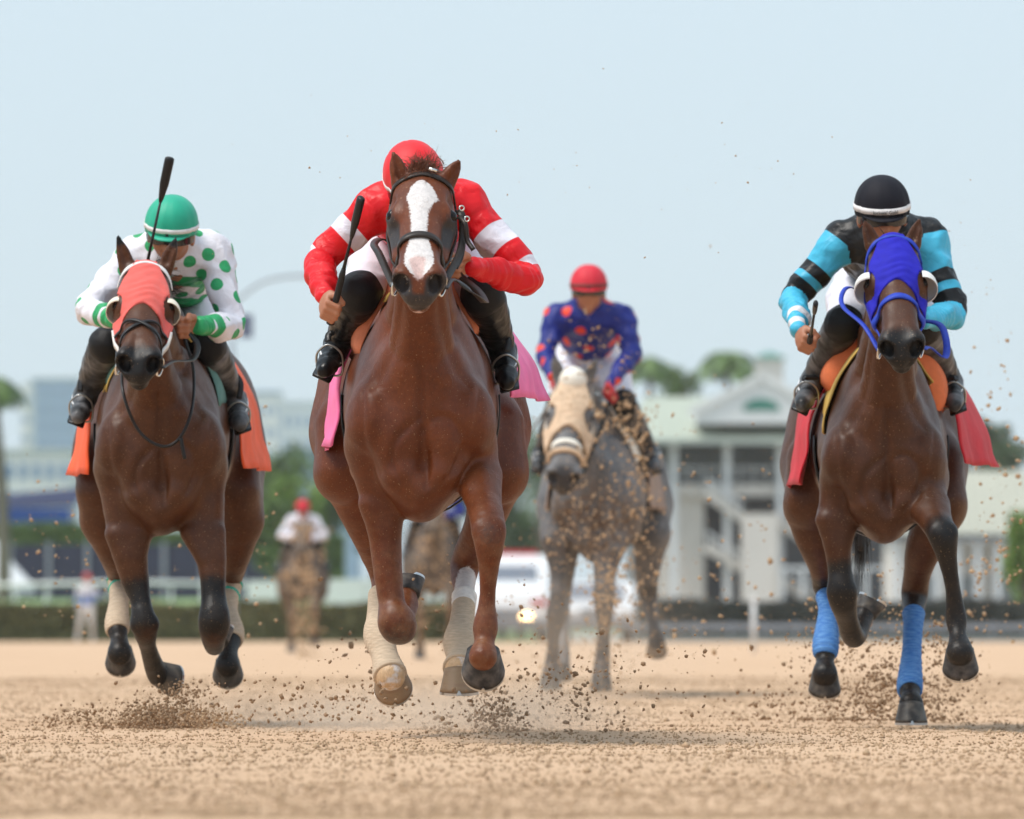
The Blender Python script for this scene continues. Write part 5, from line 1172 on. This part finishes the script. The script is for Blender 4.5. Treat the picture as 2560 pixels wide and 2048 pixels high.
block('high_rise', 'slim white tower beside the blue glass tower', 52, 78, 965, 2150, 15, 'wall white', (2, 12, 'window blue', .6, .4), 'wall white')
block('building', 'white low building with blue windows above the awning', -60, 176, 1128, 640, 12, 'wall white', (7, 6, 'window blue', .55, .55), 'wall white')
block('building', 'white apartment block with grey roof left of the red jockey boot', 560, 700, 985, 1900, 20, 'wall white', (6, 10, 'window blue', .5, .4), 'tower glass')
block('building', 'pale block standing lower beside the white apartments', 700, 790, 1010, 1850, 20, 'concrete pale', (4, 9, 'window blue', .5, .4), 'concrete pale')
block('building', 'pale blue grey block low behind the dark tree', 720, 900, 1120, 1600, 20, 'tower glass', (6, 8, 'window blue', .5, .4), 'concrete pale')
block('building', 'white block behind the back of the bay horse', 440, 570, 1060, 1800, 20, 'wall white', (5, 9, 'window blue', .5, .4), 'wall white')
# light mast
Y = 200.; mast = Thing('light_mast', (X(578, Y), Y, 0), 'tall grey lamp mast with curved arm and dark panel, behind the green jockey', 'lamp post')
mat('mast grey', rgb(150, 162, 172), .5, .05); mat('panel dark', rgb(92, 104, 130), .4, .1)
mast.part('pole', *tube([P(580, 1605, Y) - [0, 0, .06], P(579, 1100, Y), P(579, 760, Y)], [.11, .09, .07], 10), 'mast grey')
mast.part('arm', *tube(spline([P(579, 770, Y), P(600, 745, Y), P(650, 708, Y), P(710, 692, Y), P(790, 688, Y)], 6), .045, 8), 'mast grey')
mast.part('lamp_head', *MB().box(P(790, 694, Y) - [.05, .1, 0], P(850, 682, Y) + [0, .1, 0]).get(), 'mast grey', smooth=False)
mast.part('panel', *MB().box(P(600, 845, Y) - [0, .04, 0], P(632, 786, Y) + [0, .04, 0]).get(), 'panel dark', smooth=False)
mast.part('panel_bracket', *MB().bar(P(579, 815, Y) + [0, .06, 0], P(625, 815, Y) + [0, .06, 0], .05).get(), 'mast grey', smooth=False)
# infield rail and white barriers
Y = 240.; rl = Thing('running_rail', (X(200, Y), Y, 0), 'white running rail on the grass bank at left', 'rail')
zb = .25 + (Y - 219)/43
for i in range(9):
    a = X(-40 + i*78, Y); rl.part('post', *MB().box((a - .04, Y - .04, zb - .1), (a + .04, Y + .04, Z(1468, Y))).get(), 'white paint', smooth=False)
rl.part('rail', *tube([(X(-60, Y), Y, Z(1464, Y)), (X(330, Y), Y, Z(1456, Y)), (X(620, Y), Y, Z(1462, Y))], .06, 8), 'white paint')
def barrier(px0, px1, t, b, Y, label):
    th = Thing('barrier', (X((px0+px1)/2, Y), Y, 0), label, 'barrier'); n = max(1, int((px1-px0)/80))
    for i in range(n):
        a, c = X(px0 + (px1-px0)*i/n, Y), X(px0 + (px1-px0)*(i+1)/n, Y); th.part('panel', *MB().box((a + .01, Y, Z(b, Y)), (c - .01, Y + .12, Z(t, Y))).get(), 'white paint', smooth=False)
    for i in range(n + 1):
        a = X(px0 + (px1-px0)*i/n, Y); th.part('post', *MB().box((a - .04, Y + .125, 0), (a + .04, Y + .2, Z(t, Y) - .05)).get(), 'post grey', smooth=False)
barrier(618, 696, 1452, 1526, 226, 'short white barrier panel left of the far jockey')
barrier(815, 1110, 1448, 1542, 226, 'long white barrier seen between the legs of the chestnut horse')
# standing person at the rail
Y = 212.; 
def walker(px, base, label):
    o = np.array([X(px, Y), Y, 0]); th = Thing('person', o, label, 'person'); F_ = Field(o + [-.45, -.4, -.05], o + [.45, .4, 1.9], .018)
    F_.ell(o + [0, 0, 1.58], (.08, .1, .12)); F_.cap(o + [0, 0, 1.45], .055, o + [0, 0, 1.35], .09); F_.cap(o + [0, 0, 1.32], .15, o + [0, 0, .95], .13, flat=((0, 1, 0), .7))
    F_.chain([(*(o + [-.19, 0, 1.34]), .055), (*(o + [-.26, -.05, 1.08]), .045), (*(o + [-.22, -.12, .85]), .035)], .03); F_.chain([(*(o + [.19, 0, 1.34]), .055), (*(o + [.27, -.08, 1.1]), .045), (*(o + [.12, -.22, 1.12]), .035)], .03)
    F_.chain([(*(o + [-.09, 0, .92]), .095), (*(o + [-.17, -.05, .5]), .065), (*(o + [-.24, 0, .1]), .048)], .03); F_.chain([(*(o + [.09, 0, .92]), .095), (*(o + [.12, -.12, .5]), .065), (*(o + [.15, -.02, .1]), .048)], .03)
    F_.cap(o + [-.24, 0, .06], .045, o + [-.26, -.14, .045], .04); F_.cap(o + [.15, 0, .06], .045, o + [.16, -.15, .045], .04)
    V, Q = F_.mesh(1); mk = np.zeros((len(V), 4)); mk[:, 0] = V[:, 2] < .93; mk[:, 1] = (V[:, 2] > .93) & (V[:, 2] < 1.18); mk[:, 2] = V[:, 2] > 1.46
    th.part('body', V, Q, mat('walker clothes', (.66, .66, .7), .8, .1, 6, attr=[(0, (.6, .57, .54, 1), .1), (1, rgb(120, 140, 190), .1), (2, rgb(190, 130, 110), .1)]), mark=mk)
    V, Q = sphere(o + [0, -.01, 1.66], (.1, .12, .07), 12, 8); th.part('cap', V, Q, 'cap faded red')
walker(218, 1600, 'bystander in pale trousers and blue shirt by the hedge at left')
# ------------------------------------------------------------------ ambulance and car
mat('vehicle white', (.78, .79, .80), .3, .03, spec=.5, coat=.4); mat('vehicle glass', rgb(118, 126, 138), .12, .05, spec=.6); mat('vehicle red', rgb(190, 60, 70), .4, .05); mat('tyre', (.02, .02, .02), .9, .2); mat('bumper grey', rgb(120, 124, 130), .5, .1); mat('lamp clear', (.7, .7, .7), .15, .05)
lm = mat('headlight lit', (1., .66, .30), .3, 0, emit=7.)
def vehicle(name, label, pc, Y, W, Hh, Lg, box, lit):
    x0 = X(pc, Y); th = Thing(name, (x0, Y + Lg/2, 0), label, 'ambulance' if box else 'car'); p = lambda x, y, z: np.array([x0 + x, Y + y, z])
    def body(prof, w0, inset, m, nm):       # side profile (y,z) swept across the width with rounded shoulders
        V = []; F = []; n = len(prof)
        for xx, k in ((-w0, .94), (-w0 + inset, 1.), (w0 - inset, 1.), (w0, .94)):
            zc = sum(z for _, z in prof)/n; yc = sum(y for y, _ in prof)/n
            V += [p(xx, yc + (y-yc)*k, zc + (z-zc)*k) for y, z in prof]
        for a in range(3): F += [(a*n+i, a*n+(i+1) % n, (a+1)*n+(i+1) % n, (a+1)*n+i) for i in range(n)]
        F += [tuple(range(n-1, -1, -1)), tuple(3*n + i for i in range(n))]; return th.part(nm, V, F, m, smooth=False)
    if box:
        body([(0, .45), (0, .85), (.08, 1.15), (.95, 1.28), (1.45, 1.95), (1.7, 2.02), (1.7, .45)], W*.46, .08, 'vehicle white', 'cab')
        body([(1.72, .5), (1.72, Hh - .15), (1.85, Hh), (Lg, Hh), (Lg, .5)], W*.5, .06, 'vehicle white', 'box_body')
        th.part('windscreen', [p(-W*.38, .99, 1.325), p(W*.38, .99, 1.325), p(W*.34, 1.40, 1.90), p(-W*.34, 1.40, 1.90)], [(0, 1, 2, 3)], 'vehicle glass', smooth=False)
        th.part('red_stripe', *MB().box(p(-W*.30, 1.70, Hh - .55), p(W*.40, 1.715, Hh - .2)).get(), 'vehicle red', smooth=False)
        th.part('light_bar', *MB().box(p(-W*.35, 1.9, Hh + .002), p(W*.35, 2.1, Hh + .12)).get(), 'vehicle red', smooth=False)
        th.part('red_stripe', *MB().box(p(W*.28, -.012, .9), p(W*.46, .0, 1.05)).get(), 'vehicle red', smooth=False)
        hz, hx = .60, W*.22
    else:
        body([(0, .35), (0, .75), (.1, .88), (1.2, 1.02), (1.95, 1.48), (3.3, 1.5), (4.2, 1.05), (4.4, .9), (4.4, .35)], W*.5, .14, 'vehicle white', 'body')
        th.part('windscreen', [p(-W*.40, 1.235, 1.065), p(W*.40, 1.235, 1.065), p(W*.34, 1.83, 1.43), p(-W*.34, 1.83, 1.43)], [(0, 1, 2, 3)], 'vehicle glass', smooth=False)
        hz, hx = .72, W*.36
    th.part('bumper', *MB().box(p(-W*.48, -.08, .32), p(W*.48, .0, .58)).get(), 'bumper grey', smooth=False)
    th.part('grille', *MB().box(p(-W*.22, -.025, .62), p(W*.22, .0, .82)).get(), 'bumper grey', smooth=False)
    for s in (-1, 1):
        on = lit and s == 1
        th.part('headlight', *sphere(p(s*hx, -.01, hz), (.15, .06, .12), 14, 8), 'headlight lit' if on else 'lamp clear')
        for yy in (.75, Lg - .9):
            c = p(s*(W*.5 - .16), yy, .36); w = th.part('wheel', *tube([c - [.12, 0, 0], c - [.10, 0, 0], c + [.10, 0, 0], c + [.12, 0, 0]], [.30, .36, .36, .30], 20), 'tyre', smooth=False)
            th.part('rim', *tube([c - [.125, 0, 0], c + [.125, 0, 0]], .2, 14), 'bumper grey', parent=w, smooth=False)
        th.part('mirror', *MB().box(p(s*W*.5 - .05 + s*.1, 1.1, 1.3), p(s*W*.5 + .05 + s*.1, 1.2, 1.6)).get(), 'bumper grey', smooth=False)
vehicle('ambulance', 'white ambulance with red markings and one glowing headlight', 1268, 208, 2.15, 2.16, 5.5, True, True)
vehicle('car', 'white car beside the ambulance, behind the grey horse', 1492, 205, 1.85, 1.5, 4.4, False, False)
# ------------------------------------------------------------------ grandstand on the right
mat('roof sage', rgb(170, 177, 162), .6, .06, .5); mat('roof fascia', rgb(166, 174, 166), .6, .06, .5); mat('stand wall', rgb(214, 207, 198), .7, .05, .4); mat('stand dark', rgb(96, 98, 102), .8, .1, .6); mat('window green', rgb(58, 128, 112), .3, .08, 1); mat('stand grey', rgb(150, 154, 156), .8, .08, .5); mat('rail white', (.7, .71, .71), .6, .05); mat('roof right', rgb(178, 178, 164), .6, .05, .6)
Y = 350.; gs = Thing('grandstand', (X(1850, Y), Y + 8, 0), 'white two storey grandstand with sage roof, gable and outside stairs', 'building')
bx = lambda a, b, t, bt, y0, y1: MB().box((X(a, Y), Y + y0, Z(bt, Y) if bt is not None else -.06), (X(b, Y), Y + y1, Z(t, Y))).get()
gs.part('back_wall', *bx(1572, 2420, 1105, None, 9.0, 9.4), 'stand grey', smooth=False)
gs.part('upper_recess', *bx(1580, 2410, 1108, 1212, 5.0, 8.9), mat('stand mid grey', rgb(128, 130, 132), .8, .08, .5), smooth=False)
xa, xb = X(1545, Y), X(2440, Y); ze, zr = Z(1104, Y), Z(982, Y)
rf = gs.part('roof', [(xa, Y - 1.2, ze), (xb, Y - 1.2, ze), (xb - 2.5, Y + 6, zr), (xa + 1.2, Y + 6, zr), (xb, Y + 13, ze), (xa, Y + 13, ze)], [(0, 1, 2, 3), (3, 2, 4, 5), (0, 3, 5), (1, 4, 2), (0, 5, 4, 1)], 'roof sage', smooth=False)
gs.part('fascia', *bx(1545, 2440, 1100, 1112, -1.3, -1.205), 'roof fascia', parent=rf, smooth=False)
g0, g1, ga = X(1738, Y), X(2066, Y), X(1902, Y); zb_, zl, za = Z(1060, Y), Z(1034, Y), Z(950, Y)
gb = gs.part('gable', *MB().prism([(g0, zb_), (g1, zb_), (g1, zl), (ga, za), (g0, zl)], Y - .9, Y + 4).get(), 'white paint', smooth=False)
V = [(ga + 47*Y/FP*math.cos(a), Y - .95, Z(1028, Y) + 30*Y/FP*math.sin(a)) for a in np.linspace(0, math.pi, 17)]
gs.part('fan_window', V + [(x, Y - .91, z) for x, _, z in V], [tuple(range(17)), tuple(range(33, 16, -1))] + [(i, i+17, (i+1) % 17 + 17, (i+1) % 17) for i in range(17)], 'window green', parent=gb, smooth=False)
gs.part('gable_trim', *MB().bar((g0 - .3, Y - .95, zl), (ga, Y - .95, za + .15), .3, .28).get(), 'white paint', parent=gb, smooth=False); gs.part('gable_trim', *MB().bar((g1 + .3, Y - .95, zl), (ga, Y - .95, za + .15), .3, .28).get(), 'white paint', parent=gb, smooth=False)
cu = gs.part('cupola', *bx(1898, 1968, 885, 962, 4.4, 5.6), 'stand wall', smooth=False)
c0 = np.array([X(1933, Y), Y + 5, Z(868, Y)]); w = 44*Y/FP; zc = Z(886, Y)
gs.part('cupola_roof', [(c0[0]-w, Y+4.1, zc), (c0[0]+w, Y+4.1, zc), (c0[0]+w, Y+5.9, zc), (c0[0]-w, Y+5.9, zc), c0], [(0, 1, 4), (1, 2, 4), (2, 3, 4), (3, 0, 4), (3, 2, 1, 0)], 'window green', parent=cu, smooth=False)
for px in (1684, 1818, 1950, 2085, 2220, 2350): gs.part('column', *bx(px - 9, px + 9, 1106, None, -.3, .0), 'rail white', smooth=False)
gs.part('balcony', *bx(1585, 2410, 1212, 1240, .2, 5.0), 'stand wall', smooth=False)
for i in range(26):
    px = 1596 + i*32; gs.part('baluster', *bx(px - 2, px + 2, 1172, 1211, .22, .28), 'rail white', smooth=False)
gs.part('hand_rail', *bx(1585, 2410, 1168, 1172, .2, .3), 'rail white', smooth=False)
gs.part('wall', *bx(1650, 1762, 1213.5, None, .6, 4.8), 'stand wall', smooth=False)
gs.part('stair_pier', *bx(1852, 1942, 1286, None, -2.2, -.4), 'stand wall', smooth=False)
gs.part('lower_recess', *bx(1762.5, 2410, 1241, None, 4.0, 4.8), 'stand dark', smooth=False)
def flight(a, b, ta, tb, y, nm='stair_flight'):
    o = gs.part(nm, *MB().bar((X(a, Y), Y + y, Z(ta, Y)), (X(b, Y), Y + y, Z(tb, Y)), .28, .42).get(), 'stand wall', smooth=False)
    gs.part('stair_rail', *MB().bar((X(a, Y), Y + y - .3, Z(ta - 36, Y)), (X(b, Y), Y + y - .3, Z(tb - 36, Y)), .06, .1).get(), 'rail white', parent=o, smooth=False)
    for i in range(7):
        t = (i + .5)/7; x = X(a + (b-a)*t, Y); z = Z(ta + (tb-ta)*t, Y); gs.part('baluster', *MB().box((x-.03, Y+y-.33, z), (x+.03, Y+y-.27, z + 36*Y/FP)).get(), 'rail white', parent=o, smooth=False)
flight(1764, 1856, 1232, 1296, -.5); flight(1764, 1850, 1366, 1420, -.5); flight(1940, 2062, 1298, 1386, -.6); flight(1944, 2062, 1448, 1520, -.6); flight(2060, 2180, 1248, 1300, -.6)
gs.part('stair_pier', *bx(2060, 2120, 1380, None, -2.2, -.4), 'stand wall', smooth=False)
for i in range(9):
    px = 1950 + i*52; gs.part('lower_post', *bx(px - 5, px + 5, 1420, None, -2.6, -2.45), 'rail white', smooth=False)
gs.part('lower_rail', *bx(1945, 2380, 1418, 1426, -2.62, -2.43), 'rail white', smooth=False)
Y = 300.; sh_ = Thing('shed', (X(2480, Y), Y + 4, 0), 'long low building with ribbed pale green roof at the right edge', 'building')
xa, xb = X(2215, Y), X(2720, Y); ze, zr = Z(1336, Y), Z(1172, Y)
rf = sh_.part('roof', [(xa, Y, ze), (xb, Y, ze), (xb, Y + 5, zr), (xa, Y + 5, zr), (xa, Y + 10, ze), (xb, Y + 10, ze)], [(0, 1, 2, 3), (3, 2, 5, 4), (0, 3, 4), (1, 5, 2), (0, 4, 5, 1)], 'roof right', smooth=False)
for i in range(24):
    x = xa + (xb-xa)*(i + .5)/24; d = np.array([0, 5, zr-ze]); sh_.part('roof_rib', *MB().bar((x, Y + .02, ze + .05), (x, Y + 5 - .02, zr + .03), .05, .05).get(), 'roof right', parent=rf, smooth=False)
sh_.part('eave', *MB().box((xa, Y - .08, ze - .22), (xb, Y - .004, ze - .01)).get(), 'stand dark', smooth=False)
sh_.part('wall', *MB().box((xa + .3, Y + 1.6, -.06), (xb - .3, Y + 9, ze - .24)).get(), 'stand wall', smooth=False)
for i in range(11):
    x = xa + .4 + i*.72; sh_.part('column', *MB().box((x - .1, Y + .1, -.06), (x + .1, Y + .3, ze - .02)).get(), 'rail white', smooth=False)
for i in range(5):
    x = xa + 1.0 + i*1.45; sh_.part('window', *MB().box((x, Y + 1.56, 1.0), (x + .8, Y + 1.6, 2.2)).get(), 'stand grey', smooth=False)
# outer rail and dark hedge on the right
hedge('low dark hedge in front of the grandstand on the right', X(1590, 222), X(2640, 222), 222, 223.2, Z(1502, 222), 71, 'hedge grey', 9000)
Y = 213.5; orl = Thing('outer_rail', (X(2100, Y), Y, 0), 'pale grey outer rail at the foot of the dark hedge on the right', 'rail')
orl.part('rail', *MB().box((X(1560, Y), Y, Z(1574, Y)), (X(2640, Y), Y + .1, Z(1560, Y))).get(), 'post grey', smooth=False)
orl.part('kick_board', *MB().box((X(1560, Y), Y + .02, -.06), (X(2640, Y), Y + .08, Z(1590, Y))).get(), 'stand grey', smooth=False)
for i in range(13):
    a = X(1580 + i*82, Y); orl.part('post', *MB().box((a - .04, Y + .11, -.06), (a + .04, Y + .18, Z(1556, Y))).get(), 'post grey', smooth=False)
Y = 120.; pl = Thing('marker_pole', (X(1882, Y), Y, 0), 'thin white marker pole at the track edge before the stair pier', 'pole')
pl.part('pole', *tube([(X(1884, Y), Y, -.01), (X(1884, Y), Y, Z(1500, Y))], .035, 8), 'rail white'); pl.part('pole_cap', *sphere((X(1884, Y), Y, Z(1500, Y)), .05, 10, 8), 'rail white')
# ------------------------------------------------------------------ loose and flying dirt
mat('clod', (.50, .34, .205), .95, .3, 60, .002, 300, spec=.15, col2=(.40, .265, .16))
mat('clod dark', (.36, .24, .145), .95, .35, 60, .002, 300, spec=.15, col2=(.26, .17, .105))
mat('crumb', (.50, .35, .22), .95, .3, 40, spec=.15, col2=(.38, .26, .165))
def lumps(p, r, seed, sub=0):
    """Many irregular lumps as one mesh: p centres, r radii."""
    t = (1 + 5**.5)/2; B = np.array([(-1,t,0),(1,t,0),(-1,-t,0),(1,-t,0),(0,-1,t),(0,1,t),(0,-1,-t),(0,1,-t),(t,0,-1),(t,0,1),(-t,0,-1),(-t,0,1)], float); B /= np.linalg.norm(B[0])
    Fb = np.array([(0,11,5),(0,5,1),(0,1,7),(0,7,10),(0,10,11),(1,5,9),(5,11,4),(11,10,2),(10,7,6),(7,1,8),(3,9,4),(3,4,2),(3,2,6),(3,6,8),(3,8,9),(4,9,5),(2,4,11),(6,2,10),(8,6,7),(9,8,1)])
    g = np.random.default_rng(seed); n = len(p); q = g.normal(size=(n, 4)); q /= np.linalg.norm(q, axis=1)[:, None]; w, x, y, z = q.T
    R = np.stack([np.stack([1-2*(y*y+z*z), 2*(x*y-z*w), 2*(x*z+y*w)], 1), np.stack([2*(x*y+z*w), 1-2*(x*x+z*z), 2*(y*z-x*w)], 1), np.stack([2*(x*z-y*w), 2*(y*z+x*w), 1-2*(x*x+y*y)], 1)], 1)
    S = B[None] * g.uniform(.55, 1.35, (n, 12, 1)) * g.uniform(.6, 1.3, (n, 1, 3)) * np.asarray(r)[:, None, None]
    V = np.einsum('nij,nkj->nki', R, S) + np.asarray(p)[:, None]
    F = (Fb[None] + 12*np.arange(n)[:, None, None]).reshape(-1, 3); return V.reshape(-1, 3), F
def octs(p, r, seed):
    B = np.array([(1,0,0),(-1,0,0),(0,1,0),(0,-1,0),(0,0,1),(0,0,-1)], float); Fb = np.array([(0,2,4),(2,1,4),(1,3,4),(3,0,4),(2,0,5),(1,2,5),(3,1,5),(0,3,5)])
    g = np.random.default_rng(seed); n = len(p); a = g.uniform(0, 6.28, n); c, s = np.cos(a), np.sin(a); S = B[None]*g.uniform(.6, 1.3, (n, 6, 1))*np.asarray(r)[:, None, None]
    V = np.stack([S[..., 0]*c[:, None] - S[..., 1]*s[:, None], S[..., 0]*s[:, None] + S[..., 1]*c[:, None], S[..., 2]], 2) + p[:, None]
    return V.reshape(-1, 3), (Fb[None] + 6*np.arange(n)[:, None, None]).reshape(-1, 3)
def stuff(name, V, F, m, label): o = mesh_obj(name, V, F, m, False); o['kind'] = 'stuff'; o['label'] = label; o['category'] = 'dirt'; return o
g = np.random.default_rng(77)
n = 100000                                                     # crumbs lying on the harrowed surface, denser where the lens is sharp
y = 16.5 + (62 - 16.5) * g.random(n) ** 1.9; x = g.uniform(-1, 1, n) * np.minimum(.095*y + 1.0, 5.5); r = .0016 + .0045 * g.random(n) ** 3.2 + .00006*y
big = g.random(n) < .012; r[big] *= 2.0
z = track_h(x, y) + r*.35; m_ = g.random(n) < .82
for k, (mm, lab) in enumerate((('crumb', 'light crumbs of dry dirt strewn over the track'), ('clod dark', 'dark crumbs of damp dirt strewn over the track'))):
    s_ = m_ if k == 0 else ~m_; V, F = octs(np.stack([x, y, z], 1)[s_], r[s_], 5 + k); stuff('loose_dirt', V, F, mm, lab)
def splash(label, px, py, D, spx, spy, n, rmin, rmax, seed, m='clod', clump=10, dy=.4, up=1., pw=3.):
    """Dirt thrown up round a hoof: clumped lumps in a low fan."""
    q = np.random.default_rng(seed); s = D / FP; c = P(px, py, D)
    cx = q.normal(size=clump) * spx*s*.42; cz = np.abs(q.normal(size=clump)) * spy*s*.5; k = q.integers(0, clump, n)
    p = np.stack([cx[k] + q.normal(size=n)*spx*s*.16, q.normal(size=n)*dy*.5, cz[k] + q.normal(size=n)*spy*s*.16], 1) + c; p[:, 2] = np.maximum(p[:, 2], .004)
    r = rmin + (rmax - rmin) * q.random(n) ** pw
    V, F = lumps(p, r, seed + 1); return stuff('flying_dirt', V, F, m, label)
splash('spray of dirt round the grounded hoof of the bay horse', 395, 1815, 30.6, 215, 85, 3000, .0012, .0080, 1, 'clod dark', 26, pw=2.4)
splash('fine spray of dirt right of the bay horse hoof', 505, 1815, 30.6, 110, 70, 800, .0012, .007, 2, 'clod')
splash('dirt thrown up behind the hooves of the chestnut horse', 1262, 1830, 29.4, 190, 120, 1300, .0012, .0085, 3, 'clod dark', 18)
splash('scattered clods left of the hooves of the chestnut horse', 860, 1795, 28.6, 420, 130, 700, .001, .0085, 4, 'clod dark', 30, 1.2)
splash('scattered clods right of the chestnut horse over the sand', 1480, 1790, 29.5, 420, 170, 800, .001, .009, 5, 'clod dark', 34, 1.4)
splash('dirt thrown up round the hooves of the dark bay', 2170, 1795, 33.2, 300, 200, 2400, .0015, .0095, 6, 'clod dark', 34, pw=2.4)
splash('finer dirt spray between the legs of the dark bay', 2230, 1750, 33.4, 220, 300, 1200, .0012, .007, 7, 'clod', 24)
def cloud(label, pts, n, rmin, rmax, seed, m='clod', dy=1.5, pw=3.5):
    """Airborne dirt along a traced path; rows are (pixel column, pixel row, spread x, spread y, distance)."""
    q = np.random.default_rng(seed); a = np.asarray(pts, float); w = a[:, 2]*a[:, 3]; k = q.choice(len(a), n, p=w/w.sum()); t = a[k]
    D = t[:, 4] + q.normal(size=n)*dy*.4; px, py = t[:, 0] + q.normal(size=n)*t[:, 2], t[:, 1] + q.normal(size=n)*t[:, 3]
    p = np.stack([(px-1280)*D/FP, D, HC + (YH-py)*D/FP], 1); p[:, 2] = np.maximum(p[:, 2], .006); r = rmin + (rmax-rmin)*q.random(n)**pw
    V, F = lumps(p, r, seed+1); return stuff('flying_dirt', V, F, m, label)
cloud('curtain of fine dirt flying in front of the grey horse', [(1480, 900, 60, 60, 42), (1500, 1150, 70, 110, 42), (1530, 1350, 60, 90, 42), (1525, 1550, 40, 110, 42), (1640, 1480, 40, 120, 42), (1420, 1350, 60, 120, 42), (1420, 1600, 120, 80, 42)], 2600, .0015, .009, 11)
cloud('larger clods hitting the boot and saddle side of the grey horse', [(1560, 1040, 40, 30, 43), (1595, 1110, 26, 50, 43), (1600, 1220, 20, 60, 43.2), (1575, 1190, 20, 25, 43), (1530, 1430, 30, 50, 43), (1510, 1520, 22, 40, 43)], 520, .0025, .015, 12, pw=2.6)
cloud('clods flying beside the dark bay toward the picture edge', [(2520, 1280, 40, 90, 36), (2490, 1400, 50, 90, 36), (2450, 1500, 60, 80, 37), (2540, 1150, 20, 60, 37), (2350, 1600, 80, 60, 36), (2500, 1000, 40, 120, 36)], 420, .0015, .012, 13, pw=2.8)
cloud('scattered clods drifting between the grey horse and the dark bay', [(1800, 1300, 110, 200, 38), (1900, 1500, 120, 80, 38), (1750, 1560, 90, 60, 38), (2100, 1560, 100, 70, 36)], 260, .002, .013, 14)
cloud('clods in the air behind the legs of the bay horse', [(420, 1430, 60, 50, 36), (620, 1180, 40, 70, 36), (140, 1290, 60, 80, 36), (640, 1420, 40, 120, 36), (250, 1500, 100, 60, 36)], 260, .0015, .010, 15)
cloud('tall plume of dirt kicked up before the far jockey', [(752, 1330, 26, 14, 108), (755, 1420, 26, 40, 108), (760, 1500, 24, 50, 108), (758, 1580, 20, 40, 108)], 300, .008, .045, 16, pw=2.6)
cloud('dirt flying in front of the brown horse under the chestnut belly', [(1090, 1350, 40, 40, 80), (1080, 1450, 36, 50, 80), (1075, 1560, 24, 50, 80)], 300, .004, .022, 17, pw=2.4)
cloud('tiny specks of dirt high in the air around the race', [(1500, 420, 400, 120, 30), (2450, 800, 60, 250, 32), (2120, 500, 20, 30, 29), (1350, 1750, 300, 60, 33), (300, 1690, 250, 40, 34), (2500, 1700, 80, 60, 33)], 230, .001, .004, 18)
cloud('clods flying past the cannon bones of the chestnut horse', [(880, 1600, 60, 50, 31), (1010, 1440, 12, 10, 27.5), (1130, 1530, 90, 90, 31), (1330, 1560, 60, 80, 31)], 170, .0022, .012, 19, 'clod dark')

# ------------------------------------------------------------------ dust hanging in the air
def dust(name, label, c, r, dens, seed, scale=3.):
    V, F = sphere(c, r, 24, 14); m = bpy.data.materials.new('dust air'); m.use_nodes = True; t = m.node_tree; t.nodes.clear(); L = t.links
    o = nd(t, 'ShaderNodeOutputMaterial'); v = nd(t, 'ShaderNodeVolumePrincipled'); v.inputs['Color'].default_value = (.86, .76, .64, 1); v.inputs['Anisotropy'].default_value = .2
    tc = nd(t, 'ShaderNodeTexCoord'); mp = nd(t, 'ShaderNodeMapping'); mp.inputs['Location'].default_value = tuple(-np.asarray(c)/np.asarray(r)); mp.inputs['Scale'].default_value = tuple(1/np.asarray(r)); L.new(tc.outputs['Object'], mp.inputs[0])
    ln = nd(t, 'ShaderNodeVectorMath', operation='LENGTH'); L.new(mp.outputs[0], ln.inputs[0])
    fr = nd(t, 'ShaderNodeMapRange', interpolation_type='SMOOTHSTEP'); fr.inputs[1].default_value = 1.; fr.inputs[2].default_value = .15; L.new(ln.outputs['Value'], fr.inputs[0])
    nz = nd(t, 'ShaderNodeTexNoise'); nz.inputs['Scale'].default_value = scale; nz.inputs['Detail'].default_value = 3; L.new(tc.outputs['Object'], nz.inputs[0])
    n2 = nd(t, 'ShaderNodeMapRange'); n2.inputs[1].default_value = .35; n2.inputs[2].default_value = .7; n2.inputs[4].default_value = dens; L.new(nz.outputs[0], n2.inputs[0])
    mu = nd(t, 'ShaderNodeMath', operation='MULTIPLY'); L.new(fr.outputs[0], mu.inputs[0]); L.new(n2.outputs[0], mu.inputs[1]); L.new(mu.outputs[0], v.inputs['Density']); L.new(v.outputs[0], o.inputs['Volume'])
    ob = mesh_obj(name, V, F, m, True); ob['kind'] = 'stuff'; ob['label'] = label; ob['category'] = 'dust'; return ob
dust('dust', 'pale dust drifting low behind the hooves of the chestnut horse', P(1120, 1810, 29.6), (.85, .9, .20), 3.2, 1, 4.)
dust('dust', 'haze of dust round the legs of the grey horse', P(1480, 1620, 43.2), (.8, 1.2, .55), .45, 2, 3.)
dust('dust', 'dust veil low over the track between the bay and the chestnut', P(640, 1790, 32.), (.6, .9, .16), 1.4, 3, 4.)
# even air over the whole place
def haze():
    V, F = MB().box((-900, -150, -1.2), (900, 2290, 84)).get(); m = bpy.data.materials.new('haze air'); m.use_nodes = True; t = m.node_tree; t.nodes.clear()
    o = nd(t, 'ShaderNodeOutputMaterial'); v = nd(t, 'ShaderNodeVolumePrincipled'); v.inputs['Color'].default_value = (.99, .995, 1, 1); v.inputs['Density'].default_value = .00013; v.inputs['Anisotropy'].default_value = .0
    t.links.new(v.outputs[0], o.inputs['Volume']); ob = mesh_obj('haze', V, F, m, False); ob['kind'] = 'stuff'; ob['label'] = 'thin pale haze over the race track'; ob['category'] = 'haze'
haze()

GROUPS = {'horse': 'racehorses galloping down the track', 'saddle': 'race saddles on the horses', 'whip': 'whips carried by the jockeys', 'tree': 'trees beyond the track', 'building': 'buildings behind the track', 'hedge': 'hedges beside the track', 'barrier': 'white barriers at the infield', 'rail': 'rails beside the track'}
for o in bpy.data.objects:
    if o.parent is None and o.get('category') in GROUPS: o['group'] = GROUPS[o['category']]
    if o.parent is None and o.get('category') == 'person' and 'jockey' in o['label']: o['group'] = 'jockeys in the race'
